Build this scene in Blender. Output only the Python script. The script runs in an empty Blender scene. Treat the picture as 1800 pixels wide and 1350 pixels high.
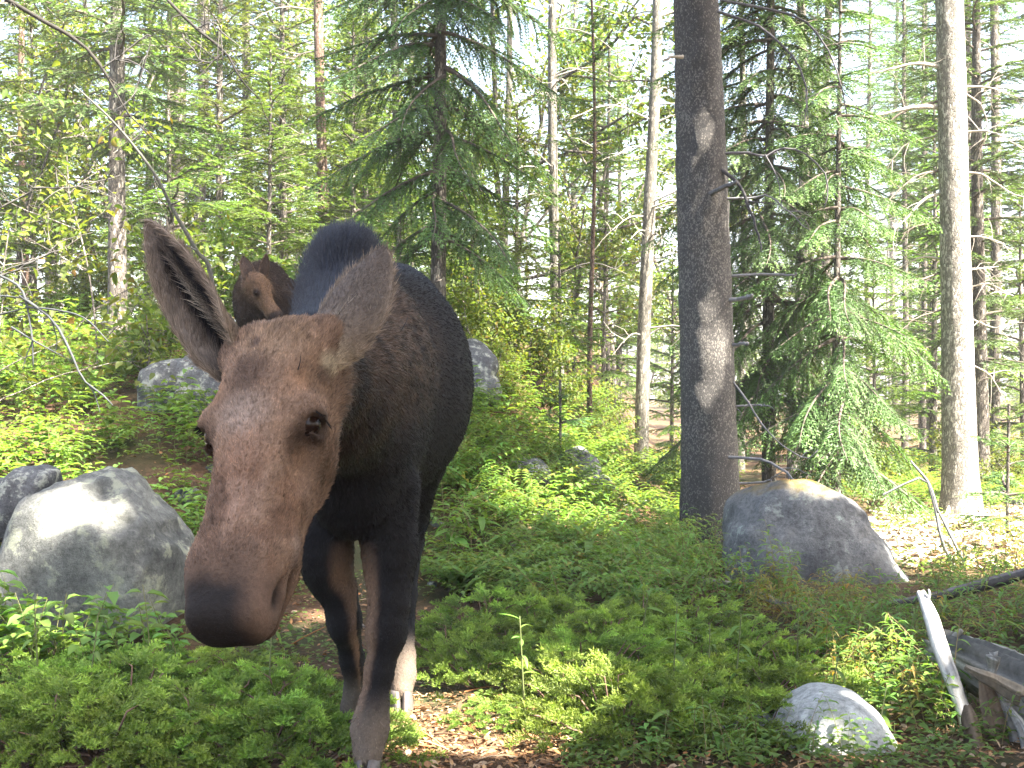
import bpy, math, random
import numpy as np
from mathutils import Vector, Matrix

# ------------------------------------------------------------------ camera, sky, sun, exposure
SC = bpy.context.scene
F_PX, CAM_H, HORIZON = 2173.0, 1.25, 700.0          # focal length in photo pixels, lens height, horizon row
cam_data = bpy.data.cameras.new('camera')
cam = bpy.data.objects.new('camera', cam_data)
SC.collection.objects.link(cam)
SC.camera = cam
cam.location = (0, 0, CAM_H)
cam.rotation_euler = (math.radians(90), 0, 0)
cam_data.sensor_width = 36.0
cam_data.lens = F_PX / 1800.0 * 36.0
cam_data.shift_y = (HORIZON - 675.0) / 1800.0
cam_data.clip_start, cam_data.clip_end = 0.05, 600.0

SUN_EL, SUN_AZ = math.radians(52), math.radians(122)   # azimuth from +Y towards +X
SUN_DIR = np.array([math.cos(SUN_EL)*math.sin(SUN_AZ), math.cos(SUN_EL)*math.cos(SUN_AZ), math.sin(SUN_EL)])
world = bpy.data.worlds.new('World')
SC.world = world
world.use_nodes = True
wn, wl = world.node_tree.nodes, world.node_tree.links
bg = wn['Background']
sky = wn.new('ShaderNodeTexSky')
sky.sky_type = 'NISHITA'
sky.sun_disc = False
sky.sun_elevation = SUN_EL
sky.sun_rotation = SUN_AZ
sky.air_density, sky.dust_density, sky.ozone_density = 1.0, 5.0, 0.6
wl.new(sky.outputs[0], bg.inputs[0])
bg.inputs[1].default_value = 0.085
sun_data = bpy.data.lights.new('sun', 'SUN')
sun = bpy.data.objects.new('sun', sun_data)
SC.collection.objects.link(sun)
sun_data.energy = 4.6
sun_data.angle = math.radians(0.55)
sun_data.color = (1.0, 0.93, 0.82)
sun.rotation_euler = Vector(SUN_DIR).to_track_quat('Z', 'Y').to_euler()
SC.view_settings.view_transform = 'Standard'
SC.view_settings.look = 'None'
SC.view_settings.gamma = 1.0
SC.view_settings.use_curve_mapping = False
SC.view_settings.exposure = 3.45
SC.render.engine = 'CYCLES'
SC.cycles.max_bounces = 6
SC.cycles.diffuse_bounces = 3
SC.cycles.glossy_bounces = 2
SC.cycles.transmission_bounces = 4
SC.cycles.use_denoising = True

# ------------------------------------------------------------------ helpers
COL = SC.collection
rng = np.random.default_rng(7)

def at(px, py, d):
    """a photo pixel at depth d as a point"""
    return np.array([(px - 900.0) / F_PX * d, d, CAM_H + (HORIZON - py) / F_PX * d])

def nrm(v):
    v = np.asarray(v, float)
    return v / np.maximum(np.linalg.norm(v, axis=-1, keepdims=True), 1e-9)

def sstep(a, b, x):
    t = np.clip((x - a) / (b - a), 0, 1)
    return t * t * (3 - 2 * t)

def make_mesh(name, V, faces, col=None, smooth=True):
    """faces: list of int arrays (m,k)"""
    me = bpy.data.meshes.new(name)
    V = np.asarray(V, np.float32)
    me.vertices.add(len(V))
    me.vertices.foreach_set('co', V.ravel())
    faces = [np.asarray(f, np.int32) for f in faces if len(f)]
    nl = sum(f.size for f in faces)
    npoly = sum(len(f) for f in faces)
    me.loops.add(nl)
    me.loops.foreach_set('vertex_index', np.concatenate([f.ravel() for f in faces]))
    me.polygons.add(npoly)
    tot = np.concatenate([np.full(len(f), f.shape[1], np.int32) for f in faces])
    start = np.concatenate([[0], np.cumsum(tot)[:-1]]).astype(np.int32)
    me.polygons.foreach_set('loop_start', start)
    if smooth:
        me.polygons.foreach_set('use_smooth', np.ones(npoly, bool))
    me.update(calc_edges=True)
    if col is not None:
        a = me.attributes.new('Col', 'FLOAT_COLOR', 'POINT')
        c = np.ones((len(V), 4), np.float32)
        c[:, :3] = col
        a.data.foreach_set('color', c.ravel())
    return me

def link(name, data, parent=None, mat=None):
    o = bpy.data.objects.new(name, data)
    COL.objects.link(o)
    if parent is not None:
        o.parent = parent
    if mat is not None and data is not None:
        data.materials.clear()
        data.materials.append(mat)
    return o

def tag(o, label, cat, group=None, kind=None):
    o['label'] = label
    if cat: o['category'] = cat
    if group: o['group'] = group
    if kind: o['kind'] = kind
    return o

def empty(name, loc=(0, 0, 0), rz=0.0):
    o = bpy.data.objects.new(name, None)
    COL.objects.link(o)
    o.location = loc
    o.rotation_euler = (0, 0, rz)
    o.empty_display_size = 0.1
    return o

def copy_tree(o, parent=None):
    c = o.copy()
    COL.objects.link(c)
    c.parent = parent
    for ch in list(o.children):
        copy_tree(ch, c)
    return c

class Buf:
    """collects triangles / quads with a colour per vertex"""
    def __init__(self):
        self.V, self.C, self.T, self.Q, self.n = [], [], [], [], 0
    def add(self, V, T=None, Q=None, C=(1, 1, 1)):
        V = np.asarray(V, np.float32).reshape(-1, 3)
        C = np.broadcast_to(np.asarray(C, np.float32), (len(V), 3))
        if T is not None and len(T): self.T.append(np.asarray(T, np.int32) + self.n)
        if Q is not None and len(Q): self.Q.append(np.asarray(Q, np.int32) + self.n)
        self.V.append(V); self.C.append(C); self.n += len(V)
    def arrays(self):
        V = np.concatenate(self.V); C = np.concatenate(self.C)
        T = np.concatenate(self.T) if self.T else np.zeros((0, 3), np.int32)
        Q = np.concatenate(self.Q) if self.Q else np.zeros((0, 4), np.int32)
        return V, C, T, Q
    def mesh(self, name, smooth=True):
        V, C, T, Q = self.arrays()
        return make_mesh(name, V, [T, Q], C, smooth)

def spline(pts, n):
    """Catmull-Rom through pts, n samples"""
    P = np.asarray(pts, float)
    if len(P) == 2:
        t = np.linspace(0, 1, n)[:, None]
        return P[0] * (1 - t) + P[1] * t
    P = np.vstack([2 * P[0] - P[1], P, 2 * P[-1] - P[-2]])
    m = len(P) - 3
    u = np.linspace(0, m - 1e-6, n)
    i = u.astype(int); t = (u - i)[:, None]
    p0, p1, p2, p3 = P[i], P[i+1], P[i+2], P[i+3]
    return 0.5 * (2*p1 + (p2-p0)*t + (2*p0-5*p1+4*p2-p3)*t*t + (3*p1-p0-3*p2+p3)*t**3)

def tube(buf, pts, radii, sides=6, C=(1, 1, 1), rough=0.0, cap=True, r=None):
    P = np.asarray(pts, float); n = len(P)
    R = np.interp(np.linspace(0, 1, n), np.linspace(0, 1, len(np.atleast_1d(radii))), np.atleast_1d(radii))
    T = nrm(np.gradient(P, axis=0))
    ref = np.array([0, 0, 1.0]) if abs(T[:, 2]).mean() < 0.8 else np.array([1.0, 0, 0])
    A = nrm(np.cross(T, ref)); B = np.cross(T, A)
    a = np.linspace(0, 2*np.pi, sides, endpoint=False)
    ring = A[:, None] * np.cos(a)[None, :, None] + B[:, None] * np.sin(a)[None, :, None]
    rr = R[:, None] * np.ones((1, sides))
    if rough > 0:
        rr = rr * (1 + rough * (r or rng).standard_normal((n, sides)))
    V = (P[:, None] + ring * rr[:, :, None]).reshape(-1, 3)
    i = np.arange(n - 1)[:, None] * sides; j = np.arange(sides)[None]; k = (j + 1) % sides
    Q = np.stack([i + j, i + k, i + k + sides, i + j + sides], -1).reshape(-1, 4)
    Tt = None
    if cap:
        V = np.vstack([V, P[-1:]+T[-1:]*R[-1]*0.6])
        b = (n - 1) * sides
        Tt = np.stack([b + j[0], b + k[0], np.full(sides, n * sides)], -1)
    buf.add(V, Tt, Q, C)

def vnoise(P, scale, seed=0, octaves=3):
    """cheap smooth value noise at points, about -1..1"""
    P = np.asarray(P, float) * scale
    out = np.zeros(len(P)); amp = 1.0; tot = 0.0
    for o in range(octaves):
        r = np.random.default_rng(seed * 31 + o)
        tab = r.uniform(-1, 1, 4096).astype(np.float32)
        Q = P * (2 ** o) + r.uniform(0, 50, 3)
        I = np.floor(Q).astype(np.int64); f = Q - I; f = f * f * (3 - 2 * f)
        acc = 0
        for dx in (0, 1):
            for dy in (0, 1):
                for dz in (0, 1):
                    h = ((I[:, 0]+dx)*73856093 ^ (I[:, 1]+dy)*19349663 ^ (I[:, 2]+dz)*83492791) & 4095
                    w = (f[:, 0] if dx else 1-f[:, 0])*(f[:, 1] if dy else 1-f[:, 1])*(f[:, 2] if dz else 1-f[:, 2])
                    acc = acc + tab[h] * w
        out += amp * acc; tot += amp; amp *= 0.5
    return out / tot * 1.6

# ------------------------------------------------------------------ materials
def material(name):
    m = bpy.data.materials.new(name)
    m.use_nodes = True
    nt = m.node_tree
    return m, nt.nodes, nt.links, nt.nodes['Principled BSDF']

def node(N, kind, **kw):
    n = N.new(kind)
    for k, v in kw.items():
        if k.startswith('i_'):
            n.inputs[k[2:].replace('_', ' ')].default_value = v
        else:
            setattr(n, k, v)
    return n

def ramp(N, stops):
    r = N.new('ShaderNodeValToRGB')
    e = r.color_ramp.elements
    while len(e) < len(stops): e.new(0.5)
    for el, (p, c) in zip(e, stops):
        el.position = p
        el.color = (*c, 1) if len(c) == 3 else c
    return r

def mix(N, L, a, b, fac, mode='MIX'):
    m = N.new('ShaderNodeMix'); m.data_type = 'RGBA'; m.blend_type = mode
    for sock, v in ((m.inputs[6], a), (m.inputs[7], b), (m.inputs[0], fac)):
        if hasattr(v, 'is_output'): L.new(v, sock)
        elif isinstance(v, (int, float)): sock.default_value = v
        else: sock.default_value = (*v, 1)
    return m.outputs[2]

def foliage_mat(name, base, trans=0.45, vary=0.25, rough=0.55, tint=(1.25, 1.2, 0.55)):
    """leaf material: vertex colour x base, changed a little per object, light passes through"""
    m, N, L, p = material(name)
    at_ = node(N, 'ShaderNodeAttribute', attribute_name='Col')
    oi = node(N, 'ShaderNodeObjectInfo')
    c = mix(N, L, base, at_.outputs['Color'], 1.0, 'MULTIPLY')
    hsv = node(N, 'ShaderNodeHueSaturation')
    mr = node(N, 'ShaderNodeMapRange'); L.new(oi.outputs['Random'], mr.inputs[0])
    mr.inputs[3].default_value = 1 - vary; mr.inputs[4].default_value = 1 + vary
    mr2 = node(N, 'ShaderNodeMapRange'); L.new(oi.outputs['Random'], mr2.inputs[0])
    mr2.inputs[3].default_value = 0.5 - 0.025 * (vary / 0.25); mr2.inputs[4].default_value = 0.5 + 0.02
    L.new(c, hsv.inputs['Color']); L.new(mr.outputs[0], hsv.inputs['Value']); L.new(mr2.outputs[0], hsv.inputs['Hue'])
    L.new(hsv.outputs[0], p.inputs['Base Color'])
    p.inputs['Roughness'].default_value = rough
    p.inputs['Specular IOR Level'].default_value = 0.35
    tr = node(N, 'ShaderNodeBsdfTranslucent')
    c2 = mix(N, L, hsv.outputs[0], tint, 1.0, 'MULTIPLY')
    L.new(c2, tr.inputs['Color'])
    ms = node(N, 'ShaderNodeMixShader'); ms.inputs[0].default_value = trans
    L.new(p.outputs[0], ms.inputs[1]); L.new(tr.outputs[0], ms.inputs[2])
    L.new(ms.outputs[0], N['Material Output'].inputs['Surface'])
    return m

def attr_mat(name, rough=0.7, spec=0.3, noise=0.0, nscale=40, bump=0.0, sheen=0.0):
    m, N, L, p = material(name)
    at_ = node(N, 'ShaderNodeAttribute', attribute_name='Col')
    c = at_.outputs['Color']
    if noise or bump:
        tc = node(N, 'ShaderNodeTexCoord')
        nz = node(N, 'ShaderNodeTexNoise', i_Scale=nscale, i_Detail=6.0, i_Roughness=0.65)
        L.new(tc.outputs['Object'], nz.inputs['Vector'])
        if noise:
            r = ramp(N, [(0.25, (1 - noise,) * 3), (0.75, (1 + noise,) * 3)])
            L.new(nz.outputs['Fac'], r.inputs[0])
            c = mix(N, L, c, r.outputs[0], 1.0, 'MULTIPLY')
        if bump:
            b = node(N, 'ShaderNodeBump', i_Strength=bump, i_Distance=0.01)
            L.new(nz.outputs['Fac'], b.inputs['Height']); L.new(b.outputs[0], p.inputs['Normal'])
    L.new(c, p.inputs['Base Color'])
    p.inputs['Roughness'].default_value = rough
    p.inputs['Specular IOR Level'].default_value = spec
    if sheen:
        p.inputs['Sheen Weight'].default_value = sheen
        p.inputs['Sheen Roughness'].default_value = 0.4
    return m
# ------------------------------------------------------------------ terrain
def terrain(x, y):
    x = np.asarray(x, float); y = np.asarray(y, float)
    m = 1 - sstep(-0.9, 1.5, x - 0.10 * (y - 9))
    g = np.interp(y, [0, 5.8, 6.6, 7.5, 8.5, 9.5, 10.5, 11.5, 13, 15, 20, 30, 60, 200],
                  [0, 0.0, 0.06, 0.26, 0.62, 0.98, 1.22, 1.42, 1.72, 1.95, 2.3, 2.9, 4.0, 6.0])
    left = 0.34 * (1 - sstep(-2.7, -1.15, x)) * sstep(4.3, 7.0, y) * (1 - 0.6 * sstep(8, 11, y))
    z = m * g + left
    z = z + 0.12 * sstep(0.6, 3.0, x) * sstep(7.5, 10.5, y)            # slight rise towards the big trunk
    P = np.stack([np.ravel(x), np.ravel(y), np.zeros(x.size)], 1)
    rgh = (vnoise(P, 0.55, 11, 2) * 0.05 + vnoise(P, 2.2, 12, 3) * 0.022).reshape(x.shape)
    path = np.exp(-((x + 0.42 + 0.05 * (y - 4)) / 0.45) ** 2) * sstep(7.5, 6.5, y)
    z = z + rgh * (1 - 0.75 * path) * sstep(1.5, 4.0, y) + sstep(30, 90, y) * 0.9
    return z if z.ndim else float(z)

def on_ground(px, py, d0=3.9, d1=60):
    """where the ray through a photo pixel meets the ground"""
    d = np.linspace(d0, d1, 4000)
    x = (px - 900) / F_PX * d; z = CAM_H + (HORIZON - py) / F_PX * d
    hit = np.nonzero(z <= terrain(x, d))[0]
    k = hit[0] if len(hit) else len(d) - 1
    return np.array([x[k], d[k], float(terrain(x[k], d[k]))])

def gp(px, d):
    """ground point under image column px at depth d"""
    x = (px - 900) / F_PX * d
    return np.array([x, d, float(terrain(x, d))])

def build_ground():
    ys = np.concatenate([np.arange(-14, 2, 0.5), np.arange(2, 14, 0.08), np.arange(14, 30, 0.25), np.geomspace(30, 320, 40)])
    xs = np.concatenate([-np.geomspace(14, 260, 26)[::-1], np.arange(-14, -4, 0.25), np.arange(-4, 5.5, 0.08), np.arange(5.5, 14, 0.25), np.geomspace(14, 260, 26)])
    X, Y = np.meshgrid(xs, ys, indexing='ij')
    Z = terrain(X, Y)
    V = np.stack([X, Y, Z], -1).reshape(-1, 3)
    nx, ny = X.shape
    i = np.arange(nx-1)[:, None] * ny; j = np.arange(ny-1)[None]
    Q = np.stack([i+j, i+j+ny, i+j+ny+1, i+j+1], -1).reshape(-1, 4)
    m, N, L, p = material('forest_floor')
    tc = node(N, 'ShaderNodeTexCoord')
    n1 = node(N, 'ShaderNodeTexNoise', i_Scale=1.3, i_Detail=5.0); L.new(tc.outputs['Object'], n1.inputs['Vector'])
    n2 = node(N, 'ShaderNodeTexNoise', i_Scale=55.0, i_Detail=8.0, i_Roughness=0.75); L.new(tc.outputs['Object'], n2.inputs['Vector'])
    v1 = node(N, 'ShaderNodeTexVoronoi', i_Scale=38.0); L.new(tc.outputs['Object'], v1.inputs['Vector'])
    r1 = ramp(N, [(0.3, (0.052, 0.034, 0.022)), (0.55, (0.105, 0.066, 0.042)), (0.8, (0.17, 0.115, 0.075))]); L.new(n2.outputs['Fac'], r1.inputs[0])
    r2 = ramp(N, [(0.0, (0.6, 0.55, 0.5)), (1.0, (1.5, 1.35, 1.15))]); L.new(v1.outputs['Color'], r2.inputs[0])
    c = mix(N, L, r1.outputs[0], r2.outputs[0], 0.8, 'MULTIPLY')
    r3 = ramp(N, [(0.45, (0, 0, 0)), (0.7, (1, 1, 1))]); L.new(n1.outputs['Fac'], r3.inputs[0])
    c = mix(N, L, c, (0.045, 0.055, 0.022), r3.outputs[0])
    L.new(c, p.inputs['Base Color']); p.inputs['Roughness'].default_value = 0.9
    p.inputs['Specular IOR Level'].default_value = 0.15
    b = node(N, 'ShaderNodeBump', i_Strength=0.9, i_Distance=0.02); L.new(n2.outputs['Fac'], b.inputs['Height']); L.new(b.outputs[0], p.inputs['Normal'])
    o = link('ground', make_mesh('ground', V, [Q]), None, m)
    tag(o, 'brown forest floor of needles and dry leaves rising into a bank', 'ground', kind='structure')

build_ground()

# ------------------------------------------------------------------ rocks
def rock_mat(name, base, dark, lichen, lich_amt=0.5, moss=None, scale=1.0, bump=0.9):
    m, N, L, p = material(name)
    tc = node(N, 'ShaderNodeTexCoord')
    n1 = node(N, 'ShaderNodeTexNoise', i_Scale=3.5*scale, i_Detail=8.0, i_Roughness=0.6); L.new(tc.outputs['Object'], n1.inputs['Vector'])
    n2 = node(N, 'ShaderNodeTexNoise', i_Scale=30.0*scale, i_Detail=8.0, i_Roughness=0.85); L.new(tc.outputs['Object'], n2.inputs['Vector'])
    v = node(N, 'ShaderNodeTexVoronoi', i_Scale=11.0*scale, i_Randomness=1.0); L.new(tc.outputs['Object'], v.inputs['Vector'])
    r1 = ramp(N, [(0.30, dark), (0.62, base)]); L.new(n1.outputs['Fac'], r1.inputs[0])
    r2 = ramp(N, [(0.34, (0.40,)*3), (0.66, (1.5,)*3)]); L.new(n2.outputs['Fac'], r2.inputs[0])
    c = mix(N, L, r1.outputs[0], r2.outputs[0], 0.9, 'MULTIPLY')
    nl = node(N, 'ShaderNodeTexNoise', i_Scale=7.0*scale, i_Detail=10.0, i_Roughness=0.72); L.new(tc.outputs['Object'], nl.inputs['Vector'])
    rl = ramp(N, [(0.60 - 0.12*lich_amt, (0, 0, 0)), (0.66 - 0.10*lich_amt, (0.85,)*3)]); L.new(nl.outputs['Fac'], rl.inputs[0])
    c = mix(N, L, c, lichen, rl.outputs[0])
    rv = ramp(N, [(0.16, (1,)*3), (0.24, (0, 0, 0))]); L.new(v.outputs['Distance'], rv.inputs[0])
    mv = node(N, 'ShaderNodeMath', operation='MULTIPLY'); L.new(rv.outputs[0], mv.inputs[0]); L.new(rl.outputs[0], mv.inputs[1])
    c = mix(N, L, c, tuple(min(1, x*1.35) for x in lichen), mv.outputs[0])
    if moss:
        gm = node(N, 'ShaderNodeNewGeometry'); sx = node(N, 'ShaderNodeSeparateXYZ'); L.new(gm.outputs['Normal'], sx.inputs[0])
        a = node(N, 'ShaderNodeMath', operation='ADD'); L.new(sx.outputs['Z'], a.inputs[0]); L.new(n1.outputs['Fac'], a.inputs[1])
        rm = ramp(N, [(0.0, (0, 0, 0)), (1.0, (1,)*3)]); 
        mr = node(N, 'ShaderNodeMapRange'); L.new(a.outputs[0], mr.inputs[0]); mr.inputs[1].default_value = 1.25; mr.inputs[2].default_value = 1.5
        c = mix(N, L, c, moss, mr.outputs[0])
    L.new(c, p.inputs['Base Color']); p.inputs['Roughness'].default_value = 0.88
    p.inputs['Specular IOR Level'].default_value = 0.25
    b = node(N, 'ShaderNodeBump', i_Strength=bump, i_Distance=0.02)
    ad = node(N, 'ShaderNodeMath', operation='ADD'); L.new(n2.outputs['Fac'], ad.inputs[0]); L.new(nl.outputs['Fac'], ad.inputs[1])
    L.new(ad.outputs[0], b.inputs['Height']); L.new(b.outputs[0], p.inputs['Normal'])
    return m

M_ROCK = rock_mat('granite_lichen', (0.26, 0.265, 0.24), (0.06, 0.063, 0.060), (0.36, 0.375, 0.28), 0.62, bump=1.0)
M_ROCKD = rock_mat('granite_dark', (0.195, 0.196, 0.192), (0.085, 0.086, 0.088), (0.30, 0.33, 0.29), 0.30, moss=(0.16, 0.11, 0.02))
M_ROCKS = rock_mat('granite_speckled', (0.15, 0.155, 0.16), (0.05, 0.052, 0.055), (0.40, 0.42, 0.36), 0.7, scale=1.6)
M_ROCKP = rock_mat('granite_pale', (0.42, 0.42, 0.40), (0.24, 0.25, 0.23), (0.36, 0.41, 0.30), 0.2, bump=0.35)

def ico(sub):
    import bmesh
    bm = bmesh.new(); bmesh.ops.create_icosphere(bm, subdivisions=sub, radius=1.0)
    V = np.array([v.co[:] for v in bm.verts]); F = np.array([[v.index for v in f.verts] for f in bm.faces]); bm.free()
    return V, F
ICO5 = ico(5); ICO3 = ico(3)

def rock_mesh(size, seed, cuts=9, rough=0.06, sub=ICO5, extra=(), sharp=0.05):
    """boulder: ball cut by planes into facets, then weathered; extra = (normal, distance) planes"""
    r = np.random.default_rng(seed)
    V = sub[0].copy()
    pl = [(nrm(r.standard_normal(3)), r.uniform(0.62, 0.88)) for _ in range(cuts)] + [(nrm(np.array(n, float)), d) for n, d in extra]
    for n, d in pl:
        k = V @ n - d
        over = np.maximum(k, 0)
        s = np.sqrt(k * k + sharp * sharp) * 0.5 + k * 0.5
        V = V - n[None] * np.where(k > -0.3, s, over)[:, None] * 0.97
    D = nrm(V)
    V = V + D * (rough * vnoise(V, 2.2, seed + 1, 4) + 0.018 * vnoise(V, 11, seed + 2, 3))[:, None]
    return make_mesh('boulder', V * np.asarray(size)[None], [sub[1]])

def rock(px, d, size, seed, label, mat, rz=0.0, sink=0.3, group=None, dz=0.0, **kw):
    p = gp(px, d)
    o = link('boulder', rock_mesh(size, seed, **kw), None, mat)
    o.location = (p[0], p[1], p[2] + size[2] * (1 - sink * 2) + dz)
    o.rotation_euler = (0, 0, rz)
    return tag(o, label, 'boulder', group)

def shaped_rock(name_label, outline, d, depth, mat, seed, group=None, cat='boulder', lean=0.25, rough=0.045, cuts=5):
    """boulder whose face follows an outline of photo pixels at depth d, with real thickness behind it"""
    O = np.array([at(px, py, d) for px, py in outline])
    c = O.mean(0); c[1] = d + depth * 0.5
    V, F = ICO5
    U = V.copy()
    # radius of the outline as function of angle in the x-z plane
    ang = np.arctan2(O[:, 2] - c[2], O[:, 0] - c[0]); rad = np.hypot(O[:, 2] - c[2], O[:, 0] - c[0])
    o_ = np.argsort(ang); ang = ang[o_]; rad = rad[o_]
    A = np.arctan2(U[:, 2], U[:, 0])
    R = np.interp(A, np.concatenate([ang - 2*np.pi, ang, ang + 2*np.pi]), np.tile(rad, 3))
    q = np.hypot(U[:, 0], U[:, 2])
    flat = q ** 0.55                                             # flat front face, rounded rim
    X = np.stack([np.cos(A) * R * flat, np.sign(U[:, 1]) * depth * 0.5 * np.abs(U[:, 1]) ** 0.75, np.sin(A) * R * flat], 1)
    X[:, 1] += lean * X[:, 2]                                    # top leans away
    D = nrm(X)
    sc = 1.0 / max(rad.max(), 0.2)
    X = X + D * (rough * (vnoise(X * sc, 2.6, seed, 4) + 0.45 * vnoise(X * sc, 9, seed + 1, 3)))[:, None] / sc
    r = np.random.default_rng(seed)
    for k in range(cuts):                                        # chipped facets
        n = nrm(r.standard_normal(3) * np.array([1, 0.7, 1]) + np.array([0, -0.5, 0.3]))
        h = X @ n; lim = np.quantile(h, r.uniform(0.90, 0.97))
        X = X - n[None] * (np.maximum(h - lim, 0) * 0.75)[:, None]
    X += c
    base = X[:, 2].min()
    org = np.array([c[0], c[1], float(terrain(c[0], c[1]))])
    o = link('boulder', make_mesh('boulder', X - org, [F]), None, mat)
    o.location = org
    return tag(o, name_label, cat, group)

shaped_rock('big pale lichen-covered granite boulder among leafy plants at the foot of the bank',
            [(-60, 915), (40, 862), (115, 838), (175, 858), (225, 893), (268, 938), (300, 985), (308, 1035), (285, 1110), (150, 1130), (-70, 1120)],
            5.55, 0.75, M_ROCK, 5, rough=0.075, cuts=7)
shaped_rock('smaller dark slab leaning behind the big pale boulder',
            [(-60, 870), (-10, 845), (45, 822), (80, 830), (60, 880), (20, 930), (-60, 960)], 6.05, 0.35, M_ROCKS, 6)
shaped_rock('square-topped grey speckled boulder half way up the bank below the calf',
            [(228, 648), (300, 626), (372, 628), (408, 660), (410, 730), (380, 790), (290, 790), (232, 740), (224, 690)], 9.3, 0.7, M_ROCKS, 9)
shaped_rock('grey boulder with ochre moss on top beside the thick dark trunk',
            [(1312, 900), (1345, 872), (1400, 838), (1455, 850), (1510, 885), (1552, 935), (1592, 995), (1645, 1075), (1640, 1130), (1430, 1130), (1318, 1080)],
            8.15, 0.9, M_ROCKD, 12, rough=0.045, cuts=1)
shaped_rock('upright grey stone standing on top of the bank behind the moose',
            [(806, 600), (835, 592), (862, 612), (872, 660), (866, 720), (830, 740), (800, 720)], 10.8, 0.5, M_ROCKS, 15)
shaped_rock('low flat grey stone lying on the leaf-strewn bank',
            [(890, 822), (930, 810), (965, 822), (975, 850), (930, 866), (880, 850)], 9.4, 0.35, M_ROCKS, 18)
shaped_rock('mossy grey boulder at the end of the bank under the little fir',
            [(985, 800), (1010, 782), (1040, 800), (1060, 835), (1090, 862), (1060, 890), (1000, 880)], 10.6, 0.6, M_ROCKS, 19)
shaped_rock('smooth rounded white boulder at the edge of the juniper',
            [(1390, 1290), (1440, 1245), (1500, 1236), (1550, 1258), (1585, 1300), (1605, 1360), (1560, 1420), (1420, 1420), (1380, 1360)], 4.35, 0.40, M_ROCKP, 22, rough=0.015, cuts=0)
shaped_rock('brown shaded stone low beside the white boulder',
            [(1280, 1300), (1330, 1282), (1385, 1290), (1400, 1330), (1380, 1390), (1290, 1390)], 4.4, 0.3, M_ROCKS, 23)
_rk = [(905, 968, 0.055), (1010, 972, 0.04), (770, 925, 0.05), (1065, 880, 0.05), (1100, 892, 0.06), (1130, 884, 0.05), (1160, 900, 0.06), (990, 940, 0.03), (655, 1160, 0.03), (760, 1030, 0.03), (1000, 1262, 0.05), (330, 880, 0.10), (385, 830, 0.08), (1760, 890, 0.22), (940, 905, 0.05)]
for i, (px, py, s) in enumerate(_rk):
    p = on_ground(px, py)
    o = link('stone', rock_mesh((s*1.3, s, s*0.7), 40 + i, sub=ICO3), None, M_ROCKS if i % 2 else M_ROCK)
    o.location = (p[0], p[1], p[2] + s * 0.15); o.rotation_euler = (0, 0, i * 1.3)
    tag(o, 'small grey stone half buried in the forest floor', 'stone', 'small stones on the forest floor')
# ------------------------------------------------------------------ bark and foliage materials
def bark_mat(name, dark, mid, pale, pale_amt=0.5, scale=1.0, vert=0.35):
    m, N, L, p = material(name)
    tc = node(N, 'ShaderNodeTexCoord'); mp = node(N, 'ShaderNodeMapping'); mp.inputs['Scale'].default_value = (scale, scale, scale * vert)
    L.new(tc.outputs['Object'], mp.inputs[0])
    v = node(N, 'ShaderNodeTexVoronoi', i_Scale=42.0, feature='DISTANCE_TO_EDGE'); L.new(mp.outputs[0], v.inputs['Vector'])
    vc = node(N, 'ShaderNodeTexVoronoi', i_Scale=42.0); L.new(mp.outputs[0], vc.inputs['Vector'])
    n1 = node(N, 'ShaderNodeTexNoise', i_Scale=2.2, i_Detail=5.0); L.new(tc.outputs['Object'], n1.inputs['Vector'])
    n2 = node(N, 'ShaderNodeTexNoise', i_Scale=60.0, i_Detail=8.0, i_Roughness=0.8); L.new(mp.outputs[0], n2.inputs['Vector'])
    r1 = ramp(N, [(0.3, dark), (0.65, mid)]); L.new(n2.outputs['Fac'], r1.inputs[0])
    s = node(N, 'ShaderNodeSeparateColor'); L.new(vc.outputs['Color'], s.inputs[0])
    a = node(N, 'ShaderNodeMath', operation='MULTIPLY'); L.new(s.outputs[0], a.inputs[0]); L.new(n2.outputs['Fac'], a.inputs[1])
    b2 = node(N, 'ShaderNodeMath', operation='ADD'); L.new(a.outputs[0], b2.inputs[0])
    k = node(N, 'ShaderNodeMath', operation='MULTIPLY'); k.inputs[1].default_value = 0.55; L.new(n1.outputs['Fac'], k.inputs[0]); L.new(k.outputs[0], b2.inputs[1])
    rp = ramp(N, [(0.72 - 0.25*pale_amt, (0, 0, 0)), (0.80 - 0.22*pale_amt, (1,)*3)]); L.new(b2.outputs[0], rp.inputs[0])
    c = mix(N, L, r1.outputs[0], pale, rp.outputs[0])
    rc = ramp(N, [(0.0, (0.35,)*3), (0.12, (1,)*3)]); L.new(v.outputs['Distance'], rc.inputs[0])
    c = mix(N, L, c, rc.outputs[0], 0.8, 'MULTIPLY')
    L.new(c, p.inputs['Base Color']); p.inputs['Roughness'].default_value = 0.85; p.inputs['Specular IOR Level'].default_value = 0.25
    h = node(N, 'ShaderNodeMath', operation='ADD'); L.new(rc.outputs[0], h.inputs[0]); L.new(n2.outputs['Fac'], h.inputs[1])
    b = node(N, 'ShaderNodeBump', i_Strength=0.8, i_Distance=0.008); L.new(h.outputs[0], b.inputs['Height']); L.new(b.outputs[0], p.inputs['Normal'])
    return m

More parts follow.
